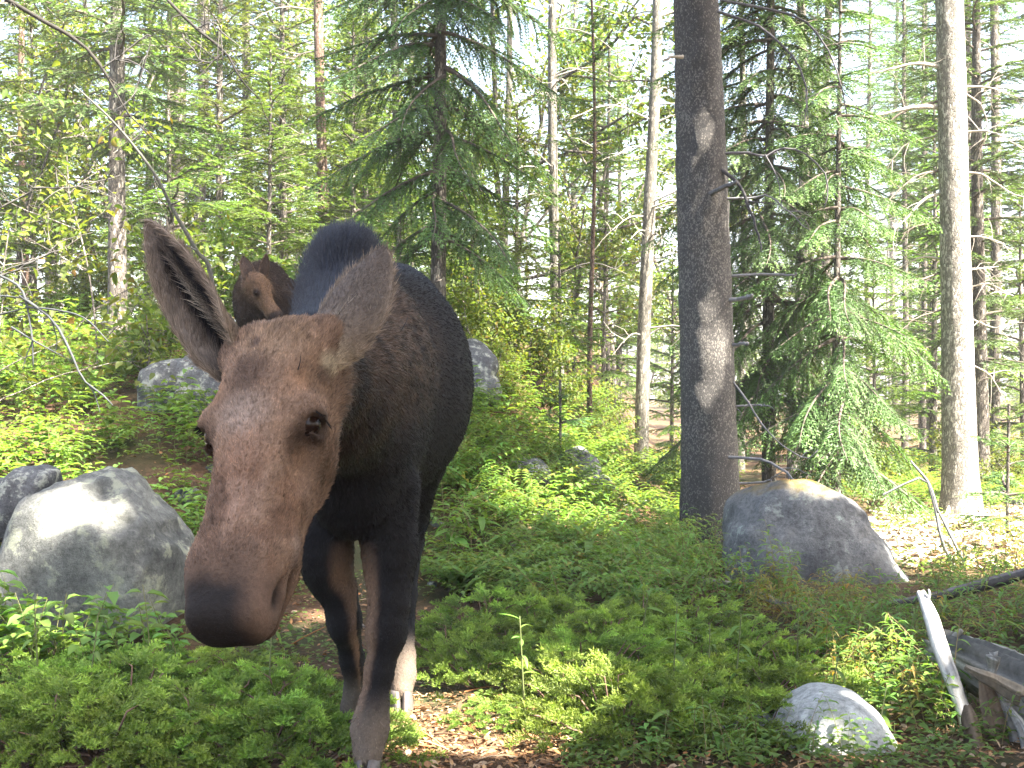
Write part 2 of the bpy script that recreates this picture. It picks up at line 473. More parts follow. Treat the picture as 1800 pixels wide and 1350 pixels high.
M_BARK_BIG = bark_mat('bark_scaly_dark', (0.040, 0.037, 0.035), (0.110, 0.102, 0.095), (0.195, 0.18, 0.16), 0.50, 2.8, 0.6)
M_BARK = bark_mat('bark_grey', (0.06, 0.052, 0.045), (0.15, 0.13, 0.11), (0.30, 0.27, 0.23), 0.45)
M_BARK_PALE = bark_mat('bark_pale', (0.10, 0.090, 0.078), (0.31, 0.29, 0.255), (0.50, 0.47, 0.42), 0.55, 1.6)
M_BARK_MID = bark_mat('bark_pale_grey', (0.075, 0.07, 0.058), (0.19, 0.175, 0.145), (0.29, 0.27, 0.225), 0.5, 1.4)
M_BARK_RED = bark_mat('bark_reddish', (0.07, 0.045, 0.035), (0.19, 0.12, 0.085), (0.30, 0.22, 0.17), 0.4)
M_DEAD = attr_mat('dead_wood', rough=0.85, spec=0.2, noise=0.35, nscale=30, bump=0.4)
M_SPRUCE = foliage_mat('spruce_needles', (0.092, 0.172, 0.058), trans=0.30, vary=0.16, tint=(1.2, 1.25, 0.5))
M_FIR = foliage_mat('fir_needles', (0.105, 0.180, 0.040), trans=0.45, vary=0.25)
M_BROAD = foliage_mat('aspen_leaves', (0.135, 0.195, 0.040), trans=0.55, vary=0.22)

# ------------------------------------------------------------------ conifers
def needle_tris(base, d, side, length, width):
    """one slim triangle per sprig"""
    n = len(base)
    V = np.empty((n, 3, 3))
    V[:, 0] = base - side * (width * 0.5)[:, None]; V[:, 1] = base + side * (width * 0.5)[:, None]
    V[:, 2] = base + d * length[:, None]
    return V.reshape(-1, 3), np.arange(3 * n).reshape(-1, 3)

def branch_template(Lb, seed, hang=0.3, rise=0.15, droop=0.45, sp=0.055, sprig=0.055, sw=0.011, bare=0.12, tw_len=0.36, flat=0.35, twigs=True):
    """spruce bough along +X: returns needle V,T,C and wood V,Q"""
    r = np.random.default_rng(seed)
    wood = Buf(); leaf = Buf()
    t = np.linspace(0, 1, 12)
    axis = lambda u: np.stack([u * Lb, 0.04 * Lb * np.sin(u * 5 + seed), Lb * (rise * u - droop * u * u * 0.75 + 0.16 * u ** 3)], -1)
    tube(wood, axis(t), [0.010 + 0.008 * Lb, 0.003], 5, (0.11, 0.09, 0.075), cap=False)
    us = np.arange(bare, 0.99, sp / Lb * 0.9)
    P, D, S, LN, WD, CC = [], [], [], [], [], []
    for i, u in enumerate(us):
        for s in (-1, 1):
            u2 = min(0.995, u + r.uniform(-0.3, 0.3) * sp / Lb)
            p0 = axis(np.array([u2]))[0]
            tl = tw_len * Lb * (1 - u2) ** 0.75 * (0.35 + 0.65 * sstep(0, 0.3, np.array([u2]))[0]) + 0.07
            tl = min(tl, 0.55) * r.uniform(0.65, 1.15)
            fw = r.uniform(0.55, 1.0)
            dr = nrm(np.array([fw, s * r.uniform(0.7, 1.0), r.uniform(-0.25, 0.15)]))
            n = max(4, int(tl / (sprig * 0.40)))
            v = np.linspace(0.04, 1, n)
            pts = p0 + dr * (v * tl)[:, None]; pts[:, 2] -= hang * tl * v ** 1.6
            td = nrm(np.gradient(pts, axis=0))
            if twigs and tl > 0.24:
                tube(wood, pts[[0, n//2, n-1]], [0.0045, 0.0015], 3, (0.10, 0.085, 0.07), cap=False)
            lat = nrm(np.cross(td, [0, 0, 1.0])); up = np.cross(lat, td)
            tone = r.uniform(0.75, 1.2)
            for q in (-1, 1, 0):
                el = np.full(n, flat * 0.9) if q == 0 else r.uniform(-flat, flat, n)
                dd = nrm(td * 0.85 + lat * (q * r.uniform(0.5, 0.95, n))[:, None] + up * el[:, None])
                P.append(pts); D.append(dd)
                S.append(nrm(np.cross(dd, up + 0.6 * r.standard_normal((n, 3)))))
                LN.append(sprig * r.uniform(0.7, 1.25, n) * (1 - 0.35 * v)); WD.append(np.full(n, sw) * r.uniform(0.8, 1.3, n))
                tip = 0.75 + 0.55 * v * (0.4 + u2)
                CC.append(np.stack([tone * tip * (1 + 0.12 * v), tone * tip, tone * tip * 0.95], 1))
    V, T = needle_tris(np.concatenate(P), np.concatenate(D), np.concatenate(S), np.concatenate(LN), np.concatenate(WD))
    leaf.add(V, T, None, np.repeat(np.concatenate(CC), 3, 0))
    return leaf.arrays(), wood.arrays()

class BoughSet:
    def __init__(self, lens, seed, **kw):
        self.lens = np.array(lens); self.t = [[branch_template(l, seed + 10*i + j, **kw) for j in range(2)] for i, l in enumerate(lens)]
    def get(self, L, r):
        i = int(np.argmin(np.abs(self.lens - L))); return self.t[i][r.integers(2)], L / self.lens[i]

BOUGH = BoughSet([0.35, 0.7, 1.1, 1.6, 2.1], 100)
BOUGH_HANG = BoughSet([0.35, 0.7, 1.1, 1.6, 2.1], 200, hang=0.75, droop=0.62, rise=0.10, sp=0.048, tw_len=0.30)
BOUGH_SHADE = BoughSet([0.7, 1.3, 2.1], 400, sp=0.20, sprig=0.15, sw=0.045, twigs=False)
BOUGH_SPARSE = BoughSet([0.35, 0.7, 1.1, 1.6, 2.1], 300, sp=0.105, sprig=0.075, sw=0.017)

def rot_z(a):
    c, s = math.cos(a), math.sin(a)
    return np.array([[c, -s, 0], [s, c, 0], [0, 0, 1.0]])
def rot_y(a):
    c, s = math.cos(a), math.sin(a)
    return np.array([[c, 0, s], [0, 1.0, 0], [-s, 0, c]])

def trunk_mesh(h, r0, r1, seed, lean=(0, 0), sides=18, seg=0.12, flare=0.25, bend=0.04):
    r = np.random.default_rng(seed)
    n = max(12, int(h / seg)); z = np.linspace(-0.25, h, n)
    ph = r.uniform(0, 6, 4)
    cx = lean[0] * z / h + bend * (np.sin(z * 0.55 + ph[0]) - np.sin(ph[0])) * 0.6; cy = lean[1] * z / h + bend * (np.sin(z * 0.5 + ph[1]) - np.sin(ph[1])) * 0.6
    R = r0 + (r1 - r0) * (np.clip(z, 0, h) / h) ** 0.9 + r0 * flare * np.exp(-np.maximum(z, -0.1) / (r0 * 1.6 + 0.02))
    a = np.linspace(0, 2*np.pi, sides, endpoint=False)
    lump = 1 + 0.03 * np.sin(a * 3 + ph[2])[None] + 0.02 * np.sin(a * 2 + z[:, None] * 1.7 + ph[3])
    P = np.stack([cx[:, None] + np.cos(a) * R[:, None] * lump, cy[:, None] + np.sin(a) * R[:, None] * lump, np.repeat(z[:, None], sides, 1)], -1).reshape(-1, 3)
    P[:, :2] += (0.02 * r0 * vnoise(P, 12, seed, 2))[:, None] * 2
    i = np.arange(n-1)[:, None] * sides; j = np.arange(sides)[None]; k = (j + 1) % sides
    Q = np.stack([i+j, i+k, i+k+sides, i+j+sides], -1).reshape(-1, 4)
    axis = lambda zz: np.array([np.interp(zz, z, cx), np.interp(zz, z, cy), zz])
    rad = lambda zz: float(np.interp(zz, z, R))
    return make_mesh('trunk', P, [Q]), axis, rad

def crown_arrays(h, base, rmax, seed, boughs, axis, dens=1.0, pitch=0.0, top=0.15, shape=0.85, phase=None, lo=0.55, prune=None):
    """needle and wood arrays of a conifer crown from height base to h; prune(world points) -> keep mask is applied per bough"""
    r = np.random.default_rng(seed)
    leaf = Buf(); wood = Buf()
    z = base; a = r.uniform(0, 6)
    while z < h - 0.05:
        t = (z - base) / (h - base)
        Lr = rmax * ((1 - t) ** shape) * (lo + (1 - lo) * sstep(0, 0.25, np.array([t]))[0]) + top
        nb = max(3, int(round((4.2 + 1.2 * r.random()) * dens)))
        for b in range(nb):
            a += 2.399 + r.normal(0, 0.25)
            L = Lr * r.uniform(0.62, 1.12)
            (lf, wd), sc = boughs.get(L, r)
            M = rot_z(a) @ rot_y(pitch - 0.55 * t + r.normal(0, 0.10)) * sc
            o = axis(z + r.uniform(-0.08, 0.08))
            V = lf[0] @ M.T + o
            if prune is not None:
                T = lf[2]; keep = prune(V[T].mean(1))
                if not keep.any(): continue
                if keep.mean() < 0.35: continue
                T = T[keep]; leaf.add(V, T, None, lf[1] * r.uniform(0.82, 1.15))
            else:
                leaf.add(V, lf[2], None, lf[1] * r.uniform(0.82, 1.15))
            WV = wd[0] @ M.T + o; WQ = wd[3]
            if prune is not None: WQ = WQ[prune(WV[WQ].mean(1))]
            wood.add(WV, None, WQ, wd[1])
        z += r.uniform(0.20, 0.34) / dens ** 0.5
    return leaf, wood

def conifer(name, loc, h, base, rmax, seed, label, boughs=BOUGH, r0=0.08, bark=None, leafmat=None, lean=(0, 0), rz=0.0, group=None, bend=0.04, prune=None, dead=0, crown=True, **kw):
    root = empty(name, loc, rz)
    tag(root, label, 'tree', group)
    tm, axis, rad = trunk_mesh(h, r0, 0.012, seed, lean, bend=bend, sides=14)
    link('trunk', tm, root, bark or M_BARK)
    if crown:
        lf, wd = crown_arrays(h, base, rmax, seed + 1, boughs, axis, prune=prune, **kw)
        link('crown', lf.mesh('crown', smooth=False), root, leafmat or M_SPRUCE)
        link('boughs', wd.mesh('boughs'), root, M_DEAD)['kind'] = 'stuff'
    return root, axis, rad

def dead_branch(root, pts, radii, col=(0.26, 0.245, 0.23), twigs=3, seed=0, name='dead_branch', n=14, tl=0.25):
    """bare curved branch with side twigs, one mesh"""
    r = np.random.default_rng(seed)
    b = Buf(); P = spline(pts, n)
    tube(b, P + r.normal(0, 0.006, P.shape) * np.linspace(0, 1, n)[:, None], radii, 7, col, rough=0.13, r=r)
    T = nrm(np.gradient(P, axis=0))
    tw = []
    for k in range(twigs):
        tb = Buf(); tw.append(tb)
        i = r.integers(2, n - 1)
        d = nrm(T[i] * 0.7 + r.standard_normal(3) * 0.7); l = tl * r.uniform(0.4, 1.2)
        q = [P[i], P[i] + d * l * 0.5 + r.standard_normal(3) * 0.03 * l, P[i] + d * l + np.array([0, 0, -0.12 * l]) + r.standard_normal(3) * 0.1 * l]
        tube(tb, spline(q, 6), [np.min(radii) * 1.1, np.min(radii) * 0.35], 4, np.array(col) * r.uniform(0.8, 1.2))
    o = link(name, b.mesh(name), root, M_DEAD)
    o.matrix_parent_inverse = Matrix.Translation(tuple(-x for x in root.location)) if root is not None else Matrix()
    for tb in tw: link('twig', tb.mesh('twig'), o, M_DEAD)
    return o

def px_branch(root, pix, d, r0, r1, col=(0.26, 0.245, 0.23), twigs=3, seed=0, dd=None, tl=0.25):
    """dead branch through photo pixels, near depth d; dd = depth offset along it"""
    dd = dd if dd is not None else np.linspace(0, -0.15, len(pix))
    pix = [(pix[0][0] - 24, pix[0][1])] + list(pix[1:]) if root is big and 1265 < pix[0][0] < 1310 else pix
    pts = [at(px, py, d + e) for (px, py), e in zip(pix, dd)]
    return dead_branch(root, pts, [r0, r1], col, twigs, seed, tl=tl)

# ---- thick dark trunk
p = gp(1252, 10.0); p[0] = (1252 - 900) / F_PX * 10.0
big = empty('tall_conifer', p); tag(big, 'thick dark scaly tree trunk with bare dead twigs beside the mossy boulder', 'tree')
tm, big_ax, big_r = trunk_mesh(12.5, 0.238, 0.10, 3, lean=(-0.35, 0.0), sides=40, seg=0.06, flare=0.16, bend=0.02)
link('trunk', tm, big, M_BARK_BIG)
lf, wd = crown_arrays(12.5, 5.2, 2.0, 31, BOUGH_SPARSE, big_ax, dens=0.8, lo=0.8, shape=0.6)
link('crown', lf.mesh('crown', smooth=False), big, M_SPRUCE); link('boughs', wd.mesh('boughs'), big, M_DEAD)['kind'] = 'stuff'
W = (0.155, 0.155, 0.16)
px_branch(big, [(1300, 486), (1345, 482), (1390, 484), (1400, 480)], 9.95, .014, .008, W, 1, 1)
px_branch(big, [(1290, 530), (1310, 524), (1322, 520)], 9.9, .022, .014, W, 0, 2)
px_branch(big, [(1296, 608), (1318, 604)], 9.95, .018, .012, W, 0, 3)
px_branch(big, [(1296, 716), (1330, 712), (1345, 713)], 9.95, .011, .006, W, 3, 4, tl=0.12)
px_branch(big, [(1296, 650), (1310, 700), (1340, 745), (1370, 778), (1415, 805), (1440, 792)], 9.9, .010, .004, W, 2, 5, tl=0.2)
px_branch(big, [(1298, 803), (1340, 808), (1375, 826), (1395, 845), (1402, 875), (1396, 905), (1385, 935)], 9.8,   .013, .004, W, 3, 6, dd=[0, -.1, -.2, -.3, -.3, -.35, -.4], tl=0.3)
px_branch(big, [(1388, 838), (1380, 860), (1376, 900), (1386, 925)], 9.6, .007, .003, (0.10, 0.09, 0.09), 1, 61)
px_branch(big, [(1300, 850), (1335, 848), (1357, 840), (1380, 825)], 9.9, .011, .004, W, 2, 7)
px_branch(big, [(1296, 897), (1308, 896)], 9.9, .010, .007, W, 0, 8)
px_branch(big, [(1300, 935), (1330, 928)], 9.9, .008, .005, (.12, .11, .11), 0, 9)
px_branch(big, [(1302, 952), (1328, 950)], 9.9, .007, .005, (.12, .11, .11), 0, 10)
px_branch(big, [(1250, 340), (1270, 330), (1295, 320)], 9.7, .022, .014, (.11, .105, .105), 0, 11, dd=[0.1, -0.1, -0.25])
px_branch(big, [(1270, 272), (1310, 268), (1345, 275), (1370, 262), (1405, 265), (1440, 290), (1457, 330), (1447, 365)], 9.9, .013, .004, (.10, .095, .10), 4, 12, tl=0.25)
px_branch(big, [(1345, 272), (1365, 310), (1372, 350), (1374, 375)], 9.85, .006, .002, (.10, .095, .10), 1, 13)
px_branch(big, [(1280, 350), (1320, 348), (1350, 345), (1385, 370), (1420, 405)], 9.9, .012, .004, W, 3, 14)
px_branch(big, [(1272, 285), (1295, 320), (1315, 360), (1332, 410), (1338, 440)], 9.85, .017, .006, (.07, .065, .065), 2, 15)
px_branch(big, [(1200, 100), (1182, 100), (1165, 108)], 9.75, .016, .009, (.3, .27, .23), 1, 16, tl=0.1)
px_branch(big, [(1285, 20), (1340, 50), (1400, 110), (1418, 170), (1414, 215)], 9.6, .012, .004, (.10, .095, .10), 3, 17)
px_branch(big, [(1290, 0), (1400, 30), (1450, 80), (1475, 140), (1490, 200)], 9.7, .012, .004, (.10, .095, .10), 3, 18)

# ---- sunlit trunk at the clearing
p = gp(1690, 12.2)
lit = empty('tall_conifer', p); tag(lit, 'pale sunlit conifer trunk bristling with bare branches at the edge of the clearing', 'tree')
tm, lit_ax, lit_r = trunk_mesh(12.0, 0.165, 0.09, 21, lean=(-0.33, 0.0), sides=30, seg=0.08, flare=0.35, bend=0.02)
link('trunk', tm, lit, M_BARK_PALE)
lf, wd = crown_arrays(12.5, 6.3, 1.9, 33, BOUGH_SPARSE, lit_ax, dens=0.75, lo=0.8, shape=0.6)
link('crown', lf.mesh('crown', smooth=False), lit, M_SPRUCE); link('boughs', wd.mesh('boughs'), lit, M_DEAD)['kind'] = 'stuff'
G = (0.34, 0.31, 0.27); Dk = (0.13, 0.11, 0.09)
for i, (pix, c, r0) in enumerate([
        ([(1655, 118), (1610, 112), (1550, 125), (1490, 140)], G, .022), ([(1650, 188), (1600, 190), (1530, 205), (1450, 218)], G, .026),
        ([(1650, 178), (1590, 195), (1545, 235), (1512, 272)], Dk, .015), ([(1690, 180), (1650, 235), (1590, 255), (1553, 308)], G, .014),
        ([(1652, 300), (1610, 310), (1570, 345), (1555, 372)], Dk, .012), ([(1660, 338), (1625, 350), (1590, 388), (1570, 405)], G, .020),
        ([(1652, 392), (1610, 398), (1585, 412)], Dk, .014), ([(1655, 455), (1620, 452), (1580, 470)], G, .015),
        ([(1650, 480), (1600, 500), (1560, 530)], Dk, .010), ([(1655, 545), (1610, 560), (1575, 590)], Dk, .010),
        ([(1695, 152), (1740, 154), (1775, 165)], G, .014), ([(1697, 165), (1725, 185), (1735, 225), (1728, 255)], G, .010),
        ([(1698, 232), (1740, 232), (1800, 260)], G, .013), ([(1700, 303), (1730, 308), (1770, 335), (1810, 350)], G, .013),
        ([(1702, 416), (1735, 418), (1780, 440)], G, .010), ([(1704, 474), (1755, 468)], G, .011), ([(1704, 505), (1740, 500), (1780, 520)], G, .009),
        ([(1706, 560), (1750, 575), (1790, 560)], G, .008), ([(1706, 640), (1740, 660), (1765, 700)], G, .008)]):
    px_branch(lit, pix, 12.2, r0, .004, c, 6, 60 + i, tl=0.35, dd=np.linspace(0, -0.3 + 0.15*(i % 4), len(pix)))

# ---- centre spruce, right-hand fir, left spruce: seen well enough to be built singly
p = gp(768, 11.8)
conifer('spruce_tree', p, 7.8, 1.35, 1.65, 41, 'dark green spruce with drooping feathery boughs rising straight behind the moose', BOUGH_HANG, r0=0.085, lo=0.75, dens=0.95, shape=0.62, pitch=0.40)
p = gp(1352, 12.6)
conifer('fir_tree', p, 9.0, 1.3, 1.62, 52, 'tall fir with sweeping green boughs close behind the thick dark trunk', BOUGH_HANG, r0=0.075, lo=0.85, dens=1.05, shape=0.6, pitch=0.40)
p = gp(1470, 11.6)
conifer('fir_tree', p, 5.2, 0.7, 1.25, 57, 'slim green fir drooping over the mossy boulder', BOUGH_HANG, r0=0.05, lo=0.8, dens=0.9, shape=0.65, pitch=0.45)
p = gp(207, 12.5)
conifer('spruce_tree', p, 9.0, 2.0, 1.30, 63, 'slender spruce with a dark bare lower trunk at the top of the bank', BOUGH, r0=0.105, lo=0.8, dens=0.8, bark=M_BARK, shape=0.6)
p = gp(985, 10.9)
conifer('fir_sapling', p, 0.72, 0.06, 0.30, 71, 'tiny dark fir sapling growing on the mossy end of the bank', BOUGH, r0=0.012, dens=1.3, top=0.06)
p = gp(1770, 10.2)
conifer('fir_sapling', p, 1.1, 0.1, 0.45, 74, 'young dark fir sapling at the far side of the clearing', BOUGH, r0=0.014, dens=1.0, top=0.06)
# ------------------------------------------------------------------ leaf builders
LOD = [False]
def leaves(buf, base, d, up, L, W, droop=0.25, C=(1, 1, 1), fold=0.22):
    """folded pointed leaves, 8 vertices each"""
    base = np.atleast_2d(base); n = len(base)
    d = nrm(np.broadcast_to(d, (n, 3))); up = np.broadcast_to(up, (n, 3))
    sd = nrm(np.cross(d, up)); up = np.cross(sd, d)
    L = np.broadcast_to(L, n)[:, None]; W = np.broadcast_to(W, n)[:, None]; dp = np.broadcast_to(droop, n)[:, None]
    g = np.array([0, 0, -1.0])
    if LOD[0]:                                                   # small leaves: 5 vertices
        V = np.empty((n, 5, 3)); m = base + d * L * 0.45 + g * dp * L * 0.2
        V[:, 0] = base; V[:, 1] = m - sd * W * 0.5 + up * W * fold; V[:, 2] = m; V[:, 3] = m + sd * W * 0.5 + up * W * fold; V[:, 4] = base + d * L + g * dp * L
        o = (np.arange(n) * 5)[:, None]
        T = np.concatenate([o + np.array([[0, 2, 1]]), o + np.array([[0, 3, 2]]), o + np.array([[1, 2, 4]]), o + np.array([[2, 3, 4]])])
        C = np.asarray(C, float)
        buf.add(V.reshape(-1, 3), T, None, np.repeat(C, 5, 0) if C.ndim == 2 else C); return
    V = np.empty((n, 8, 3))
    V[:, 0] = base; V[:, 7] = base + d * L + g * dp * L
    for k, (t, w) in enumerate(((0.30, 0.92), (0.66, 0.80))):
        m = base + d * L * t + g * dp * L * t * t
        V[:, 1 + 3*k] = m - sd * W * 0.5 * w + up * W * fold; V[:, 2 + 3*k] = m; V[:, 3 + 3*k] = m + sd * W * 0.5 * w + up * W * fold
    o = (np.arange(n) * 8)[:, None]
    T = np.concatenate([o + np.array([[0, 2, 1]]), o + np.array([[0, 3, 2]]), o + np.array([[4, 5, 7]]), o + np.array([[5, 6, 7]])])
    Q = np.concatenate([o + np.array([[1, 2, 5, 4]]), o + np.array([[2, 3, 6, 5]])])
    C = np.asarray(C, float)
    if C.ndim == 2: C = np.repeat(C, 8, 0)
    buf.add(V.reshape(-1, 3), T, Q, C)

def tone(r, n, lo=0.8, hi=1.25, yellow=0.15):
    t = r.uniform(lo, hi, n); y = np.clip(r.normal(0, yellow, n), -0.1, 1.5)
    c = np.stack([t * (1 + y), t * (1 + 0.25 * y), t * np.clip(1 - 0.3 * y, 0.3, 1)], 1)
    dry = r.random(n) < 0.03
    c[dry] *= np.array([1.45, 0.80, 0.7])
    return c

# ------------------------------------------------------------------ broadleaf trees and bushes
def broadleaf(name, h, spread, nleaf, seed, label, r0=0.05, base=0.25, leaf=0.065, mat=None, bark=None, group=None):
    r = np.random.default_rng(seed)
    root = empty(name); tag(root, label, 'tree' if h > 2.2 else 'bush', group)
    wood = Buf(); lf = Buf(); tips = []
    def grow(p, d, l, rad, lev):
        n = 6
        q = [p]
        for i in range(n):
            d = nrm(d + r.standard_normal(3) * 0.13 + np.array([0, 0, 0.05])); q.append(q[-1] + d * l / n)
        q = np.array(q); tube(wood, q, [rad, rad * 0.55], 5, (0.17, 0.15, 0.125), cap=False)
        if lev >= 3:
            tips.append(q); return
        for k in range(3 if lev else 7):
            i = r.integers(2 if lev == 0 else 2, n + 1)
            if lev == 0: i = min(n, max(1, int(n * (base + (1 - base) * k / 6.0)) ))
            grow(q[i], nrm(d * 0.55 + r.standard_normal(3) * 0.55 * np.array([1, 1, 0.55]) * (spread)), l * r.uniform(0.42, 0.62), rad * 0.55, lev + 1)
        if lev: tips.append(q)
    grow(np.array([0, 0, -0.05]), np.array([0, 0, 1.0]), h * 0.72, r0, 0)
    P = np.concatenate(tips); k = r.integers(0, len(P), nleaf)
    b = P[k] + r.standard_normal((nleaf, 3)) * 0.09
    d = r.standard_normal((nleaf, 3)); d[:, 2] = d[:, 2] * 0.4 - 0.25
    up = r.standard_normal((nleaf, 3)) * 0.5 + np.array([0, 0, 1.0])
    s = leaf * r.uniform(0.65, 1.25, nleaf)
    clump = 0.85 + 0.3 * vnoise(b, 1.6, seed, 2)
    leaves(lf, b, d, up, s, s * 0.62, 0.2, tone(r, nleaf, 0.8, 1.2, 0.22) * clump[:, None])
    link('trunk', wood.mesh('trunk'), root, bark or M_BARK)
    link('crown', lf.mesh('crown', smooth=False), root, mat or M_BROAD)
    return root

# ------------------------------------------------------------------ forest behind
def bare_pine(name, h, r0, seed, label, bark, ndead=26, crown_base=0.55, group=None, dcol=(0.24, 0.21, 0.18), rmax=1.2):
    root = empty(name); tag(root, label, 'tree', group)
    tm, ax, rd = trunk_mesh(h, r0, r0 * 0.35, seed, (0.0, 0.0), sides=12, bend=0.10)
    link('trunk', tm, root, bark)
    r = np.random.default_rng(seed); b = Buf()
    for i in range(ndead):
        z = r.uniform(0.12, crown_base) * h; a = r.uniform(0, 6.283); l = r.uniform(0.3, 1.25)
        o = ax(z); d = np.array([math.cos(a), math.sin(a), r.uniform(-0.3, 0.25)])
        q = spline([o, o + d * l * 0.5 + np.array([0, 0, 0.05 * l]), o + d * l + np.array([0, 0, -0.22 * l])], 7)
        tube(b, q, [0.012, 0.004], 4, np.array(dcol) * r.uniform(0.6, 1.4))
        for k in range(4):
            e = q[r.integers(2, 7)]; d2 = nrm(d + r.standard_normal(3) * 0.8) * r.uniform(0.12, 0.4)
            tube(b, [e, e + d2 * 0.5 + r.standard_normal(3) * 0.02, e + d2], [0.004, 0.0015], 3, np.array(dcol) * r.uniform(0.7, 1.5), cap=False)
    link('dead_branches', b.mesh('dead_branches'), root, M_DEAD)['kind'] = 'stuff'
    lf, wd = crown_arrays(h * 1.02, h * crown_base, rmax, seed + 1, BOUGH_SPARSE, ax, dens=0.62, lo=0.7)
    link('crown', lf.mesh('crown', smooth=False), root, M_SPRUCE); link('boughs', wd.mesh('boughs'), root, M_DEAD)['kind'] = 'stuff'
    return root

GB = 'sunlit trees of the forest behind the bank'
LAB = {'fir': 'sunlit yellow-green fir standing in the thick forest behind', 'firb': 'bushy sunlit young fir in the thick forest behind',
       'spr': 'tall green spruce standing in the thick forest behind', 'pine': 'thin grey pine trunk with bare twigs in the thick forest behind',
       'pinep': 'pale sun-bleached pine trunk with bare twigs in the thick forest behind', 'piner': 'reddish pine trunk with bare twigs in the thick forest behind',
       'asp': 'bright green broadleaf tree glowing in the sun between the firs', 'bush': 'low bright green leafy bush on the forest floor among the trees'}
PROTO = {}
PROTO['fir'], _, _ = conifer('fir_tree', (0, 0, 0), 6.5, 0.35, 1.45, 501, LAB['fir'], BOUGH_SPARSE, r0=0.07, leafmat=M_FIR, dens=0.85, shape=0.75)
PROTO['firb'], _, _ = conifer('fir_tree', (0, 0, 0), 4.2, 0.2, 1.25, 511, LAB['firb'], BOUGH_SPARSE, r0=0.05, leafmat=M_FIR, dens=0.95, shape=0.7)
PROTO['spr'], _, _ = conifer('spruce_tree', (0, 0, 0), 12.0, 1.8, 1.75, 521, LAB['spr'], BOUGH_SPARSE, r0=0.12, dens=0.75, shape=0.7)
PROTO['pine'] = bare_pine('pine_tree', 13.0, 0.095, 531, LAB['pine'], M_BARK)
PROTO['pinep'] = bare_pine('pine_tree', 12.0, 0.085, 541, LAB['pinep'], M_BARK_MID, dcol=(0.27, 0.25, 0.22))
PROTO['piner'] = bare_pine('pine_tree', 12.0, 0.080, 551, LAB['piner'], M_BARK_RED, ndead=18)
PROTO['asp'] = broadleaf('broadleaf_tree', 6.0, 1.1, 5200, 561, LAB['asp'], r0=0.05, leaf=0.085)
PROTO['bush'] = broadleaf('leafy_bush', 1.3, 1.5, 1800, 571, LAB['bush'], r0=0.015, base=0.05, leaf=0.06)
GRP = {'fir': 'sunlit firs behind', 'firb': 'bushy young firs behind', 'spr': 'tall spruces behind', 'pine': 'thin grey pines behind', 'pinep': 'pale pines behind',
       'piner': 'reddish pines behind', 'asp': 'bright broadleaf trees behind', 'bush': 'leafy bushes on the forest floor'}
_used = set()
def plant(kind, px, d, sc=1.0, label=None, rz=None, tilt=0.0):
    first = kind not in _used
    o = PROTO[kind] if first else copy_tree(PROTO[kind])
    _used.add(kind)
    g = gp(px, d)
    o.location = (g[0], g[1], g[2] - 0.03)
    o.rotation_euler = (tilt * 0.3, tilt, rz if rz is not None else rng.uniform(0, 6.28))
    s = sc * rng.uniform(0.93, 1.07); o.scale = (s, s, s)
    o['group'] = GRP[kind]
    o['label'] = LAB[kind]
    if label:
        o['label'] = label
    return o

# trunks the photograph lets you tell apart
plant('piner', 575, 17.0, 1.0, 'reddish trunk of a pine rising directly behind the hump of the moose')
plant('pinep', 981, 16.0, 0.95, 'bright sun-bleached trunk with bare twigs between spruce and leaning brown pine', tilt=0.0)
plant('piner', 1037, 14.5, 0.42, 'dark brown curved pine trunk beside the mossy end of the bank', tilt=-0.03)
plant('pinep', 1127, 17.0, 1.15, 'straight bare grey-green trunk next to the thick dark trunk', tilt=0.012)
plant('pine', 1395, 17.5, 1.0, 'grey trunk half hidden in the boughs of the tall fir', tilt=0.0)
plant('pine', 1465, 19.5, 1.0, 'thin grey pine trunk behind the slim green fir')
plant('pinep', 1300, 19.0, 0.9, 'pale lit trunk glimpsed directly behind the thick dark trunk')
plant('spr', 1725, 15.5, 0.9, 'dark spruce close behind the pale sunlit trunk')
plant('pine', 345, 20.0); plant('piner', 48, 17.0, 0.7); plant('pine', 1070, 22.0, 0.6); plant('pine', 1590, 21.0, 0.7); plant('pine', 1622, 24.0, 0.7)
plant('pinep', 700, 20.0); plant('pine', 1745, 18.0, 1.0); plant('pine', 1530, 30.0); plant('pinep', 885, 19.0, 0.8); plant('pine', 430, 26.0); plant('pinep', 350, 24.0, 0.9)
r_ = np.random.default_rng(77)
